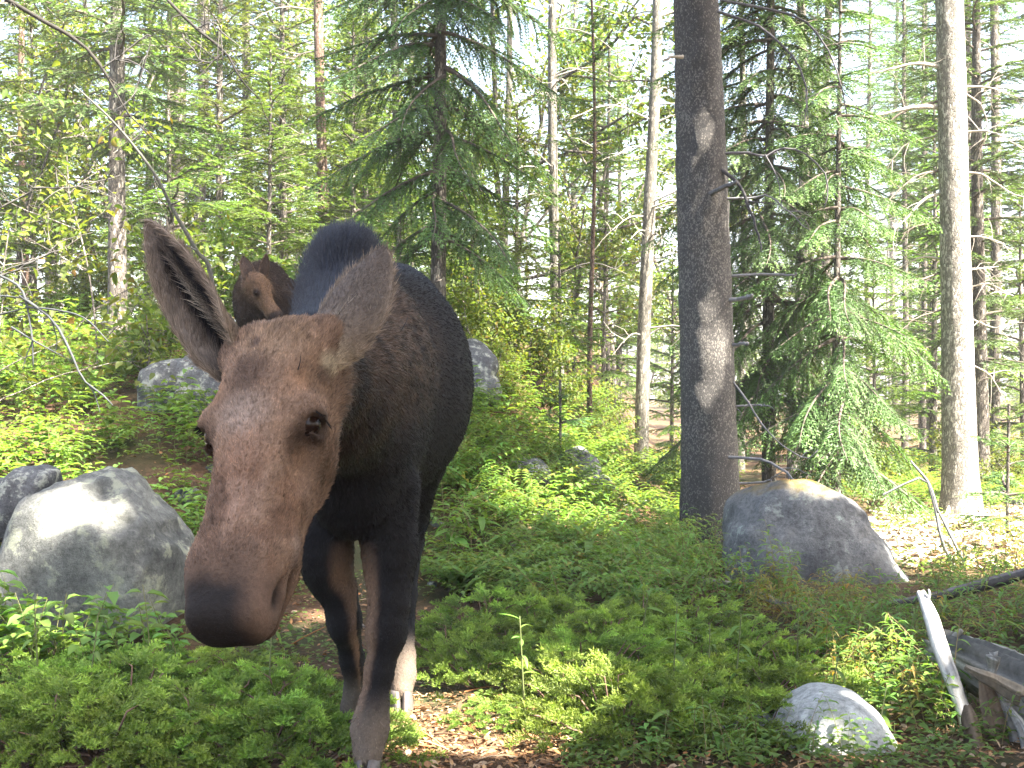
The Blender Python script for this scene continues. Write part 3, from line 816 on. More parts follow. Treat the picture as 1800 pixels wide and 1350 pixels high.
# left of the centre spruce: layers of sunlit firs; right of it: open, broadleaf and thin trunks
for px, d, k, s in [(60, 15.5, 'firb', 1.0), (150, 18, 'fir', 1.0), (300, 15.5, 'firb', 0.95), (390, 17, 'fir', 1.0), (470, 14.8, 'firb', 0.8), (500, 19, 'fir', 1.1), (620, 16.5, 'firb', 1.0),
                    (640, 20, 'fir', 1.1), (-20, 19, 'fir', 1.2), (90, 22, 'spr', 1.0), (260, 22, 'fir', 1.3), (440, 23, 'spr', 0.9), (560, 24, 'asp', 1.2), (350, 13.6, 'bush', 1.0),
                    (120, 13.6, 'bush', 0.9), (700, 15.0, 'firb', 0.75), (840, 18, 'firb', 0.8), (900, 22, 'asp', 1.1), (1080, 24, 'asp', 1.1), (1180, 21, 'firb', 0.8), (1010, 19, 'asp', 0.85), (1230, 27, 'asp', 1.2),
                    (1540, 17.5, 'firb', 0.8), (1640, 19, 'fir', 0.9), (1800, 17, 'firb', 1.0), (1860, 21, 'spr', 0.9), (1420, 24, 'fir', 1.0), (1010, 30, 'spr', 0.8), (1750, 26, 'asp', 1.0), (950, 15, 'bush', 1.0), (880, 13.2, 'bush', 0.9), (850, 12.2, 'bush', 0.6), (960, 12.0, 'bush', 0.55), (900, 11.6, 'bush', 0.45), (930, 12.6, 'bush', 0.7), (830, 14.0, 'firb', 0.6), (985, 13.4, 'firb', 0.45), (905, 15.5, 'firb', 0.7), (1060, 18.5, 'firb', 0.8),
                    (1085, 16, 'bush', 0.7), (1170, 15, 'bush', 0.6), (1560, 14.5, 'bush', 0.7), (1730, 16, 'bush', 0.9), (1790, 14, 'bush', 0.6), (-60, 13.5, 'firb', 1.0), (205, 15.5, 'asp', 0.9), (20, 14.2, 'asp', 0.7)]:
    plant(k, px, d, s)
for i in range(120):
    d = r_.uniform(20, 70) if i < 90 else r_.uniform(50, 95)
    px = r_.uniform(-250, 2050)
    if px < 800: k = r_.choice(['fir', 'fir', 'spr', 'asp', 'pine', 'firb'])
    else: k = r_.choice(['asp', 'fir', 'pine', 'pinep', 'spr', 'firb', 'bush'])
    plant(k, px, d, r_.uniform(0.8, 1.3) * (1.0 if d < 40 else 1.15))

# ------------------------------------------------------------------ unseen trees added towards the sun for shade; crowns cut open along sun rays
GAPS = []
def gap(px, py, rad, d=None, lift=0.0):
    q = on_ground(px, py) if d is None else at(px, py, d)
    GAPS.append((q + np.array([0, 0, lift]), rad))
for a in [(705, 1290, .12), (740, 1262, .13), (785, 1250, .14), (830, 1270, .15), (880, 1285, .14), (920, 1305, .12), (760, 1305, .14), (830, 1312, .14), (560, 1085, .09), (530, 1100, .06)]: gap(*a)
for gx_ in range(700, 960, 42):
    for gy_ in (1232, 1258, 1284, 1310): gap(gx_, gy_, .13)
gap(880, 1190, .14, 4.75); gap(920, 1150, .05, 4.9)
for a in [(60, 790, .22, 7.0), (150, 770, .20, 7.0), (230, 800, .16, 7.0), (20, 720, .18, 7.3), (120, 862, .14, 5.6), (200, 870, .10, 5.6), (25, 930, .10, 5.5), (60, 1080, .16, 5.0), (95, 1095, .14, 5.0), (20, 1120, .12, 5.0), (0, 1070, .12, 5.0),
          (1232, 560, .10, 9.75), (1238, 640, .15, 9.75), (1240, 690, .10, 9.75), (1215, 250, .12, 9.75), (1220, 340, .08, 9.75),
          (1555, 1120, .15, 5.3), (1500, 1170, .12, 5.0), (1590, 1090, .12, 5.5), (1640, 1090, .12, 4.8), (1690, 1220, .08, 4.7), (1520, 1280, .16, 4.4), (1600, 1180, .10, 5.0),
          (1280, 1085, .09, 5.2), (350, 985, .06, 6.0), (1350, 955, .15, 8.6), (1430, 960, .12, 8.6)]: gap(*a)
for px, py in [(1580, 940), (1640, 930), (1700, 950), (1760, 960), (1680, 990), (1800, 990), (1740, 910), (1840, 930), (1640, 970)]: gap(px, py, .60)
for px, py in [(1130, 900), (1090, 885), (1160, 880), (900, 900), (1000, 920)]: gap(px, py, .30)
for z in (0.5, 1.5, 2.5, 3.5, 4.5): GAPS.append((np.array([4.35, 12.2, z]), 0.55))
_gq = np.array([g[0] for g in GAPS]); _gr = np.array([g[1] for g in GAPS])
def make_prune(loc):  # keeps foliage out of the sun rays that reach the chosen light patches
    loc = np.asarray(loc, float)
    def f(P):
        P = P + loc
        keep = np.ones(len(P), bool)
        for q, rad in zip(_gq, _gr):
            v = P - q; t = v @ SUN_DIR
            dd = np.linalg.norm(v - t[:, None] * SUN_DIR, axis=1)
            keep &= ~((dd < rad * 1.25) & (t > 0))
        return keep
    return f
SHADE = [(3.5, 6.1, 12.5, 4.7, 1.9), (3.5, 1.6, 12.0, 3.7, 2.0), (2.9, -0.2, 11.5, 3.2, 2.0), (5.2, 2.0, 12.5, 3.6, 2.1), (3.9, 4.6, 11.0, 3.9, 2.0), (5.8, -1.2, 12.5, 3.2, 2.2), (2.6, -2.0, 11.0, 3.4, 2.0), (7.6, 0.8, 13.0, 4.0, 2.2),
         (5.1, 6.9, 12.0, 4.4, 1.9), (7.4, 3.8, 12.5, 4.0, 2.1), (4.4, -3.6, 12.0, 3.6, 2.0), (8.6, -1.6, 13.0, 4.5, 2.2)]
for i, (x, y, h, b, rm) in enumerate(SHADE):
    loc = np.array([x, y, float(terrain(x, y))])
    conifer('spruce_tree', loc, h, b, rm, 700 + 7*i, 'tall unseen spruce added to shade the path', BOUGH_SHADE, r0=0.16, dens=1.4, shape=0.55, lo=0.85,
            group='unseen spruces added to shade the path', prune=make_prune(loc))
# ------------------------------------------------------------------ undergrowth
M_HERB = foliage_mat('herb_leaves', (0.135, 0.235, 0.048), trans=0.45, vary=0.18, rough=0.5)
M_HERBY = foliage_mat('yellowing_leaves', (0.200, 0.205, 0.055), trans=0.42, vary=0.25, rough=0.5)
M_JUN = foliage_mat('juniper_needles', (0.185, 0.290, 0.060), trans=0.36, vary=0.15, tint=(1.2, 1.25, 0.5))
M_STEM = attr_mat('plant_stem', rough=0.7)

def herb_ovate(seed, h=0.32, pairs=5, L=0.078, W=0.043):
    r = np.random.default_rng(seed); lf = Buf(); st = Buf()
    ln = r.uniform(-0.25, 0.25, 2)
    z = np.linspace(0, 1, 8); P = np.stack([ln[0]*h*z*z, ln[1]*h*z*z, h*z], 1)
    tube(st, P, [0.003, 0.0012], 4, (0.16, 0.16, 0.06))
    a = r.uniform(0, 6)
    for k in range(pairs):
        t = 0.25 + 0.75 * (k + 0.5) / pairs; b = np.array([np.interp(t, z, P[:, q]) for q in range(3)])
        a += 1.57 + r.normal(0, 0.2)
        for s in (0, math.pi):
            d = np.array([math.cos(a+s), math.sin(a+s), r.uniform(0.0, 0.5)])
            l = L * r.uniform(0.7, 1.15) * (1.05 - 0.4 * abs(t - 0.6))
            leaves(lf, b + nrm(d) * 0.006, d, (0, 0, 1), l, l * W / L, r.uniform(0.15, 0.5), tone(r, 1, 0.8, 1.25, 0.15))
    return lf, st

def herb_lance(seed, h=0.38, n=14, L=0.11, W=0.021, yellow=0.2):
    r = np.random.default_rng(seed); lf = Buf(); st = Buf()
    ln = r.uniform(-0.5, 0.5, 2)
    z = np.linspace(0, 1, 8); P = np.stack([ln[0]*h*z*z, ln[1]*h*z*z, h*z*(1 - 0.12*z)], 1)
    tube(st, P, [0.003, 0.001], 4, (0.20, 0.15, 0.07))
    a = r.uniform(0, 6)
    for k in range(n):
        t = 0.2 + 0.8 * (k + 0.5) / n; b = np.array([np.interp(t, z, P[:, q]) for q in range(3)])
        a += 2.4 + r.normal(0, 0.2)
        d = np.array([math.cos(a), math.sin(a), r.uniform(0.15, 0.8)])
        l = L * r.uniform(0.7, 1.2) * (1.1 - 0.5 * t)
        leaves(lf, b, d, (0, 0, 1), l, l * W / L, r.uniform(0.35, 0.8), tone(r, 1, 0.8, 1.2, yellow))
    return lf, st

def herb_fern(seed, h=0.3, fronds=6, yellow=0.2):
    """plant of arching stalks with paired leaflets"""
    r = np.random.default_rng(seed); lf = Buf(); st = Buf()
    for k in range(fronds):
        a = r.uniform(0, 6.28); l = h * r.uniform(0.7, 1.2); o = np.array([math.cos(a), math.sin(a), 0])
        z = np.linspace(0, 1, 8); P = o * (l * 0.75 * z ** 1.3)[:, None] + np.array([0, 0, 1.0]) * (l * (0.95 * z - 0.35 * z * z))[:, None]
        tube(st, P, [0.002, 0.0008], 3, (0.17, 0.15, 0.06))
        m = 7
        t = np.linspace(0.3, 1.0, m); B = np.stack([np.interp(t, z, P[:, q]) for q in range(3)], 1)
        side = np.cross(o, [0, 0, 1.0])
        for s in (-1, 1):
            d = side * s + o * 0.55 + np.array([0, 0, 0.1])
            L = 0.048 * (1.15 - 0.6 * np.abs(t - 0.55)) * r.uniform(0.8, 1.2)
            leaves(lf, B, d, (0, 0, 1), L, L * 0.42, 0.3, tone(r, m, 0.8, 1.2, yellow))
    return lf, st

def herb_low(seed, n=9, s=0.045):
    r = np.random.default_rng(seed); lf = Buf(); st = Buf()
    b = r.standard_normal((n, 3)) * np.array([0.05, 0.05, 0.0]) + np.array([0, 0, 0.04]); b[:, 2] += r.uniform(0, 0.07, n)
    d = r.standard_normal((n, 3)); d[:, 2] = r.uniform(-0.1, 0.4, n)
    L = s * r.uniform(0.7, 1.3, n)
    leaves(lf, b, d, (0, 0, 1), L, L * 0.6, 0.25, tone(r, n, 0.75, 1.2, 0.2))
    for q in b: tube(st, [q * np.array([0.3, 0.3, 0.0]), q], [0.0015, 0.001], 3, (0.15, 0.14, 0.06), cap=False)
    return lf, st

def lod_set(fn, seed):
    LOD[0] = True; q = [fn(seed + i) for i in range(4)]; LOD[0] = False
    return q
KINDS = {
    'ovate': ([herb_ovate(900 + i, 0.26 + 0.05 * (i % 3)) for i in range(4)], M_HERB, 'leafy_plant', 'green leafy plant with paired oval leaves on the bank', 'oval-leaved plants on the bank'),
    'lance': ([herb_lance(920 + i, 0.34 + 0.06 * (i % 3)) for i in range(4)], M_HERB, 'willowherb_plant', 'green plant with long narrow arching leaves', 'narrow-leaved plants'),
    'yellow': ([herb_lance(940 + i, 0.32, 15, yellow=0.5) for i in range(3)], M_HERBY, 'willowherb_plant', 'yellowing plant with narrow leaves below the mossy boulder', 'yellowing plants below the mossy boulder'),
    'fern': (lod_set(herb_fern, 960), M_HERB, 'ferny_plant', 'low ferny plant with small paired leaflets', 'ferny plants between juniper and bank'),
    'low': (lod_set(herb_low, 980), M_HERB, 'ground_cover', '', '')}
PM = {}
for k, (lst, mat, nm, lab, grp) in KINDS.items():
    PM[k] = []
    for lf, st in lst:
        a, b = lf.mesh('leaves', smooth=False), st.mesh('stem')
        a.materials.append(mat); b.materials.append(M_STEM)
        PM[k].append((a, b, lf.arrays(), st.arrays()))

STUFF = {}
def herb(kind, x, y, sc, r, single):
    z = float(terrain(x, y)) - 0.01; rz = r.uniform(0, 6.28)
    i = r.integers(len(PM[kind])); a, b, la, sa = PM[kind][i]
    if single:
        lst, mat, nm, lab, grp = KINDS[kind]
        o = empty(nm, (x, y, z), rz); o.scale = (sc,) * 3
        o.rotation_euler = (r.normal(0, 0.10), r.normal(0, 0.10), rz)
        tag(o, lab, 'plant', grp)
        l = link('leaves', a, o); l['kind'] = 'stuff'
        link('stem', b, o)
    else:
        M = rot_z(rz) * sc; t = np.array([x, y, z])
        buf = STUFF.setdefault(kind, Buf())
        buf.add(la[0] @ M.T + t, la[2], la[3], la[1] * r.uniform(0.8, 1.2))

def on_path(x, y):
    return abs(x + 0.42 + 0.05 * (y - 4)) < 0.36 and y < 6.9 or (0.0 < x + 0.55 < 0.75 and y < 4.75)

def near_rock(x, y):
    for rx, ry, rr in ((-2.0, 5.9, 0.55), (2.05, 8.25, 0.72), (-2.6, 9.6, 0.45), (1.3, 4.5, 0.18)):
        if (x - rx) ** 2 + (y - ry) ** 2 < rr * rr: return True
    return False

def scatter(kind, n, px0, px1, d0, d1, seed, sc=(0.8, 1.25), single=0, clump=0.0, allow_path=False):
    r = np.random.default_rng(seed); made = 0; tries = 0
    while made < n and tries < n * 8:
        tries += 1
        d = math.sqrt(r.uniform(d0 * d0, d1 * d1)); px = r.uniform(px0, px1); x = (px - 900) / F_PX * d
        if (not allow_path and on_path(x, d)) or near_rock(x, d): continue
        if clump and vnoise(np.array([[x, d, 0]]), 1.3, seed, 2)[0] < clump - 0.5: continue
        herb(kind, x, d, r.uniform(*sc), r, made < single); made += 1

# the bank
scatter('ovate', 420, -120, 430, 6.3, 9.6, 1, (0.7, 1.25), single=150, clump=0.35)
scatter('ovate', 60, -60, 330, 4.95, 5.45, 2, (0.9, 1.25), single=60)
scatter('ovate', 40, 300, 480, 6.2, 8.0, 3, (0.7, 1.1), single=30)
scatter('ovate', 260, -200, 460, 9.6, 14.5, 4, (0.9, 1.6))
scatter('fern', 90, -120, 460, 8.0, 13.0, 5, (0.9, 1.6))
scatter('low', 620, -120, 520, 5.6, 12.0, 6, (0.8, 1.5))
# between bank, juniper and thick trunk
scatter('fern', 170, 735, 1210, 6.8, 9.6, 7, (0.8, 1.4), single=100)
scatter('lance', 70, 735, 1230, 6.6, 9.3, 8, (0.7, 1.15), single=50)
scatter('ovate', 90, 735, 1200, 6.8, 10.5, 9, (0.7, 1.1))
scatter('low', 700, 735, 1300, 6.0, 12.0, 10, (0.8, 1.5))
scatter('low', 260, 700, 1100, 8.0, 11.5, 11, (0.7, 1.3))
scatter('fern', 70, 800, 1060, 9.6, 12.5, 35, (0.8, 1.4))
scatter('ovate', 60, 800, 1060, 9.0, 12.0, 36, (0.8, 1.3))
scatter('fern', 130, 1000, 1260, 10.0, 17.0, 12, (1.0, 1.9))
# around the thick trunk and the mossy boulder
scatter('lance', 60, 1180, 1400, 7.2, 9.3, 13, (0.8, 1.2), single=50)
scatter('yellow', 60, 1310, 1520, 6.5, 7.6, 14, (0.65, 0.95), single=60)
scatter('yellow', 20, 1480, 1640, 6.3, 7.2, 34, (0.5, 0.75), single=20)
scatter('lance', 70, 1380, 1660, 4.9, 6.8, 15, (0.75, 1.1), single=60)
scatter('yellow', 26, 1440, 1660, 4.8, 6.2, 16, (0.7, 1.0), single=26)
scatter('ovate', 40, 1450, 1720, 4.5, 6.0, 17, (0.6, 0.9), single=30)
scatter('low', 640, 1250, 2150, 4.5, 9.0, 18, (0.7, 1.3))
scatter('lance', 60, 1850, 2250, 4.3, 8.5, 51, (0.7, 1.2))
scatter('fern', 60, 1850, 2250, 5.0, 11.0, 52, (0.8, 1.4))
scatter('ovate', 60, -420, -120, 4.6, 9.0, 53, (0.8, 1.3))
scatter('yellow', 40, 1620, 1850, 6.0, 9.5, 19, (0.8, 1.3), single=30)
scatter('lance', 50, 1640, 1850, 4.8, 8.0, 20, (0.8, 1.2), single=30)
scatter('low', 120, 1540, 1860, 9.5, 12.5, 21, (0.7, 1.2))
scatter('fern', 150, 1480, 1900, 12.5, 20.0, 22, (1.0, 1.8))
scatter('lance', 16, 960, 1500, 4.08, 4.4, 31, (0.4, 0.65), single=16)
scatter('ovate', 14, 930, 1620, 4.05, 4.4, 32, (0.4, 0.6), single=14)
scatter('lance', 14, 1650, 1840, 4.4, 4.75, 41, (0.5, 0.8), single=14)
scatter('low', 160, 700, 1750, 4.05, 4.6, 33, (0.6, 1.0))
scatter('low', 160, -50, 1400, 4.3, 6.5, 23, (0.6, 1.0))
scatter('low', 70, 480, 760, 4.6, 8.0, 24, (0.5, 0.9), allow_path=True)
for k, lab in (('ovate', 'low green oval leaves covering the bank among the taller plants'), ('fern', 'ferny green ground cover under the trees'), ('lance', 'narrow green leaves among the taller plants'),
               ('low', 'small creeping leaves carpeting the forest floor'), ('yellow', 'yellowing narrow leaves below the boulder')):
    if k in STUFF:
        o = link('ground_cover', STUFF[k].mesh('ground_cover', smooth=False), None, KINDS[k][1])
        tag(o, lab, 'ground cover', kind='stuff')

# ---- large-leaved plants, every leaf a piece of its own
def one_leaf(L, W, droop, seed):
    b = Buf(); r = np.random.default_rng(seed)
    n = 7; t = np.linspace(0, 1, n)
    w = W * 0.5 * np.sin(np.pi * np.clip(t * 0.97 + 0.03, 0, 1) ** 0.8) ** 0.9; w[-1] = 0.0006
    x = t * L * (1 - 0.25 * droop * t); z = -droop * L * t * t * 0.8 + 0.12 * L * t
    V = np.stack([np.stack([x, -w, z + w * 0.35], 1), np.stack([x, 0 * w, z], 1), np.stack([x, w, z + w * 0.35], 1)], 1).reshape(-1, 3)
    i = np.arange(n-1) * 3
    Q = np.concatenate([np.stack([i, i+1, i+4, i+3], 1), np.stack([i+1, i+2, i+5, i+4], 1)])
    b.add(V, None, Q, tone(r, 1, 0.95, 1.15, 0.05)[0])
    m = b.mesh('leaf'); m.materials.append(M_HERB); return m
LEAF_W = [one_leaf(0.20, 0.062, d, i) for i, d in enumerate((0.35, 0.6, 0.9))]
LEAF_N = [one_leaf(0.125, 0.026, d, 5 + i) for i, d in enumerate((0.2, 0.45, 0.7))]
def big_plant(px, py, h, n, wide, seed, label, group, d=None, sc=1.0):
    r = np.random.default_rng(seed)
    p = on_ground(px, py) if d is None else gp(px, d)
    o = empty('broad_leaved_plant' if wide else 'narrow_leaved_plant', (p[0], p[1], p[2] - 0.01)); tag(o, label, 'plant', group)
    st = Buf(); ln = r.uniform(-0.15, 0.15, 2); z = np.linspace(0, 1, 8); P = np.stack([ln[0]*h*z, ln[1]*h*z, h*z], 1)
    tube(st, P, [0.005, 0.002], 5, (0.14, 0.16, 0.06)); link('stem', st.mesh('stem'), o, M_STEM)
    a = r.uniform(0, 6)
    for k in range(n):
        t = 0.35 + 0.65 * (k + 0.7) / n
        lf = link('leaf', (LEAF_W if wide else LEAF_N)[r.integers(3)], o)
        a += 2.4 + r.normal(0, 0.2)
        lf.location = tuple(np.interp(t, z, P[:, q]) for q in range(3)); s = sc * r.uniform(0.75, 1.15) * (1.1 - 0.3 * t); lf.scale = (s,) * 3
        lf.rotation_euler = (r.normal(0, 0.2), r.uniform(-0.55, 0.1) if t > 0.8 else r.uniform(-0.3, 0.25), a)
for i, (px, py, h, n) in enumerate([(795, 985, 0.36, 10), (850, 960, 0.30, 8), (1030, 1010, 0.25, 8), (1085, 985, 0.25, 7)]):
    big_plant(px, py, h, n, True, 800 + i, 'tall plant with broad drooping leaves beside the front leg of the moose' if i < 2 else 'plant with broad leaves growing behind the juniper',
              'broad-leaved plants by the moose' if i < 2 else 'broad-leaved plants behind the juniper')
for i, (px, d, h, n) in enumerate([(922, 4.95, 0.40, 7), (1182, 5.2, 0.42, 8), (1115, 5.6, 0.42, 7), (1245, 5.0, 0.36, 6), (1080, 4.45, 0.22, 6), (1165, 4.32, 0.16, 6), (1258, 4.35, 0.18, 6), (1290, 5.0, 0.40, 7),
                                    (1450, 4.8, 0.3, 7), (1400, 5.4, 0.4, 7), (150, 4.65, 0.42, 6), (70, 4.75, 0.45, 6), (470, 4.7, 0.36, 5), (1540, 4.55, 0.22, 6)]):
    big_plant(px, 0, h, n, False, 830 + i, 'single stem with narrow pale green leaves poking out of the juniper', 'narrow-leaved stems in the juniper', d=d, sc=0.85)

# ---- juniper
def juniper_mesh(seed, R=0.46, H=0.27):
    """low shrub of overlapping plumes: each plume a bent twig set with short needled sprigs"""
    r = np.random.default_rng(seed)
    lf = Buf(); wd = Buf()
    np_ = 95
    a = r.uniform(0, 6.283, np_); q = np.sqrt(r.uniform(0, 1, np_)) * R * 0.92
    lump = 1 + 0.45 * vnoise(np.stack([np.cos(a) * q, np.sin(a) * q, 0 * q], 1), 4.5, seed, 2)
    hz = H * (1 - (q / R) ** 2.2 * 0.8) * lump * r.uniform(0.45, 1.05, np_)
    root = np.stack([np.cos(a) * q, np.sin(a) * q, np.maximum(hz - 0.06, 0.0)], 1)
    out = np.stack([np.cos(a), np.sin(a), np.zeros(np_)], 1)
    P, D, C = [], [], []
    for i in range(np_):
        o = nrm(out[i] + r.standard_normal(3) * np.array([0.6, 0.6, 0])); Lp = r.uniform(0.10, 0.17)
        t = np.linspace(0, 1, 9); rise = r.uniform(0.35, 0.85)
        ax = root[i] + o * (Lp * 0.85 * t)[:, None] + np.array([0, 0, 1.0]) * (Lp * (rise * t - 0.45 * t * t))[:, None]
        if i % 3 == 0:
            tube(wd, np.vstack([[0, 0, -0.02], root[i] * np.array([0.5, 0.5, 0.3]), root[i], ax[5]]), [0.008, 0.002], 4, (0.16, 0.10, 0.07), cap=False)
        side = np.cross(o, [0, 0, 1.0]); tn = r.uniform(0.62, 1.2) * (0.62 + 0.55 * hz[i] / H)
        for k, u in enumerate(np.linspace(0.12, 1.0, 10)):
            b0 = np.array([np.interp(u, t, ax[:, c]) for c in range(3)])
            for sg in (-1, 1, 0):
                d = nrm(o * r.uniform(0.5, 0.9) + side * sg * r.uniform(0.5, 1.0) + np.array([0, 0, r.uniform(0.0, 0.55) + (0.5 if sg == 0 else 0)]))
                L = r.uniform(0.030, 0.052) * (1.15 - 0.45 * u); m = 9
                w = np.linspace(0.1, 1, m); b = b0 + d * (w * L)[:, None]
                pr = r.standard_normal((m, 3)); pr = nrm(pr - (pr @ d)[:, None] * d)
                P.append(b); D.append(nrm(d * 0.9 + pr * 0.7))
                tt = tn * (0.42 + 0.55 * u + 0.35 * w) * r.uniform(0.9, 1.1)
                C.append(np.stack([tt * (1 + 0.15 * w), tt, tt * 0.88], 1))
    P = np.concatenate(P); D = np.concatenate(D); n = len(P)
    S = nrm(np.cross(D, r.standard_normal((n, 3))))
    V, T = needle_tris(P, D, S, r.uniform(0.011, 0.017, n), np.full(n, 0.0055))
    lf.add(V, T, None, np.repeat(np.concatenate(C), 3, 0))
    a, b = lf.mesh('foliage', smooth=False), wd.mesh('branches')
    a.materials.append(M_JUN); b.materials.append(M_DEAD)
    return a, b
JUN = [juniper_mesh(1000 + i) for i in range(4)]
def juniper(px, d, sc, i, label, group):
    p = gp(px, d); o = empty('juniper_shrub', (p[0], p[1], p[2] - 0.02), i * 1.7); o.scale = (sc, sc, sc * (0.9 + 0.25 * ((i * 7) % 5) / 4)); tag(o, label, 'shrub', group)
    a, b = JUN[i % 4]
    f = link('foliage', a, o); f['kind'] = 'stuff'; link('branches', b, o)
k = 0
for d, pxs in ((4.30, (-30, 70, 170, 265, 360, 455, 545)), (4.62, (20, 120, 225, 325, 425, 515)), (4.98, (60, 180, 300, 420))):
    for px in pxs:
        juniper(px, d, 0.78 + 0.12 * ((k * 3) % 4) / 3, k, 'dark green creeping juniper spreading beneath the muzzle of the moose', 'juniper beneath the muzzle'); k += 1
for d, pxs in ((4.62, (1085, 1170, 1255, 1335)), (5.0, (1010, 1045, 1110, 1205, 1300, 1395)), (5.45, (850, 940, 1030, 1125, 1215, 1310, 1390)), (5.95, (790, 880, 965, 1055, 1145, 1235, 1310)), (6.45, (860, 950, 1040, 1130, 1210))):
    for px in pxs:
        juniper(px, d, 0.70 + 0.16 * ((k * 3) % 4) / 3, k, 'bright green creeping juniper sprawling between the path and the thick trunk', 'juniper between path and trunk'); k += 1
juniper(865, 4.78, 0.42, k, 'small sunlit tuft of juniper at the edge of the path', None)
# ------------------------------------------------------------------ sculpting by distance field
class Field:
    def __init__(self, gx, gy, gz):
        self.g = (gx, gy, gz)
        self.D = np.full((len(gx), len(gy), len(gz)), 1.0, np.float32)
    def window(self, lo, hi):
        sl = []
        for a in range(3):
            i0 = max(0, np.searchsorted(self.g[a], lo[a]) - 1)
            i1 = min(len(self.g[a]), np.searchsorted(self.g[a], hi[a]) + 1)
            if i1 <= i0: return None, None
            sl.append(slice(i0, i1))
        X = self.g[0][sl[0]][:, None, None]; Y = self.g[1][sl[1]][None, :, None]; Z = self.g[2][sl[2]][None, None, :]
        return tuple(sl), (X, Y, Z)
    def blend(self, sl, d, k, cut=False):
        a = self.D[sl]
        if cut:
            d = -d
            h = np.maximum(k - np.abs(a - d), 0) / k
            self.D[sl] = np.maximum(a, d) + h * h * k * 0.25
        else:
            h = np.maximum(k - np.abs(a - d), 0) / k
            self.D[sl] = np.minimum(a, d) - h * h * k * 0.25
    def ell(self, c, r, R=None, k=0.06, cut=False):
        c = np.asarray(c, float); r = np.asarray(r, float)
        if R is None: R = np.eye(3)
        ext = np.sqrt(((R * r) ** 2).sum(1)) + k + 0.04
        sl, G = self.window(c - ext, c + ext)
        if sl is None: return
        q = [G[0] - c[0], G[1] - c[1], G[2] - c[2]]
        k0 = 0; k1 = 0
        for a in range(3):
            l = q[0] * R[0, a] + q[1] * R[1, a] + q[2] * R[2, a]
            k0 = k0 + (l / r[a]) ** 2; k1 = k1 + (l / r[a] ** 2) ** 2
        k0 = np.sqrt(k0); k1 = np.sqrt(k1)
        self.blend(sl, (k0 * (k0 - 1) / np.maximum(k1, 1e-6)).astype(np.float32), k, cut)
    def cone(self, a, b, ra, rb, k=0.06, cut=False):
        a = np.asarray(a, float); b = np.asarray(b, float); m = max(ra, rb) + k + 0.04
        sl, G = self.window(np.minimum(a, b) - m, np.maximum(a, b) + m)
        if sl is None: return
        ab = b - a; L2 = (ab ** 2).sum()
        q = [G[i] - a[i] for i in range(3)]
        t = np.clip((q[0]*ab[0] + q[1]*ab[1] + q[2]*ab[2]) / L2, 0, 1)
        d = np.sqrt(sum((q[i] - t * ab[i]) ** 2 for i in range(3))) - (ra + (rb - ra) * t)
        self.blend(sl, d.astype(np.float32), k, cut)
    def box(self, c, h, rad, R, k=0.05):
        c = np.asarray(c, float); h = np.asarray(h, float)
        ext = (np.abs(R) * (h + rad)).sum(1) + k + 0.04
        sl, G = self.window(c - ext, c + ext)
        if sl is None: return
        q = [G[i] - c[i] for i in range(3)]
        o = 0; mx = None
        for a in range(3):
            l = np.abs(q[0]*R[0, a] + q[1]*R[1, a] + q[2]*R[2, a]) - h[a]
            o = o + np.maximum(l, 0) ** 2
            mx = l if mx is None else np.maximum(mx, l)
        self.blend(sl, (np.sqrt(o) + np.minimum(mx, 0) - rad).astype(np.float32), k)
    def mesh(self, smooth_iter=3):
        D = self.D; gx, gy, gz = self.g
        s = D < 0
        nx, ny, nz = D.shape
        c = np.zeros((nx-1, ny-1, nz-1), np.int8)
        for a in (0, 1):
            for b in (0, 1):
                for d in (0, 1):
                    c += s[a:nx-1+a, b:ny-1+b, d:nz-1+d]
        act = (c > 0) & (c < 8)
        I = np.argwhere(act)
        idx = np.full(act.shape, -1, np.int32); idx[act] = np.arange(len(I))
        pos = np.zeros((len(I), 3)); cnt = np.zeros(len(I))
        for ax in range(3):
            for u in (0, 1):
                for v in (0, 1):
                    o = [0, 0, 0]; oth = [q for q in range(3) if q != ax]
                    o[oth[0]] = u; o[oth[1]] = v
                    A = I + o; Bp = A.copy(); Bp[:, ax] += 1
                    d0 = D[A[:, 0], A[:, 1], A[:, 2]]; d1 = D[Bp[:, 0], Bp[:, 1], Bp[:, 2]]
                    m = (d0 < 0) != (d1 < 0)
                    t = np.where(m, d0 / np.where(m, d0 - d1, 1), 0)
                    p = np.stack([self.g[q][A[:, q]] for q in range(3)], 1)
                    p[:, ax] += t * (self.g[ax][Bp[:, ax]] - self.g[ax][A[:, ax]])
                    pos[m] += p[m]; cnt += m
        V = pos / cnt[:, None]
        F = []
        for ax in range(3):
            a, b = [(1, 2), (2, 0), (0, 1)][ax]
            s0 = np.take(s, range(0, s.shape[ax]-1), ax); s1 = np.take(s, range(1, s.shape[ax]), ax)
            E = np.argwhere(s0 != s1)
            E = E[(E[:, a] > 0) & (E[:, b] > 0) & (E[:, a] < D.shape[a]-1) & (E[:, b] < D.shape[b]-1)]
            ins = s[E[:, 0], E[:, 1], E[:, 2]]
            q = []
            for (da, db) in ((-1, -1), (0, -1), (0, 0), (-1, 0)):
                W = E.copy(); W[:, a] += da; W[:, b] += db
                q.append(idx[W[:, 0], W[:, 1], W[:, 2]])
            q = np.stack(q, 1)
            q[~ins] = q[~ins][:, ::-1]
            F.append(q[(q >= 0).all(1)])
        F = np.concatenate(F)
        e0 = F.ravel(); e1 = np.roll(F, -1, 1).ravel()
        n = len(V)
        deg = np.bincount(e0, minlength=n) + np.bincount(e1, minlength=n)
        for it in range(smooth_iter):
            S = np.stack([np.bincount(e0, V[e1, q], n) + np.bincount(e1, V[e0, q], n) for q in range(3)], 1)
            V = V + 0.55 * (S / np.maximum(deg, 1)[:, None] - V)
        return V, F

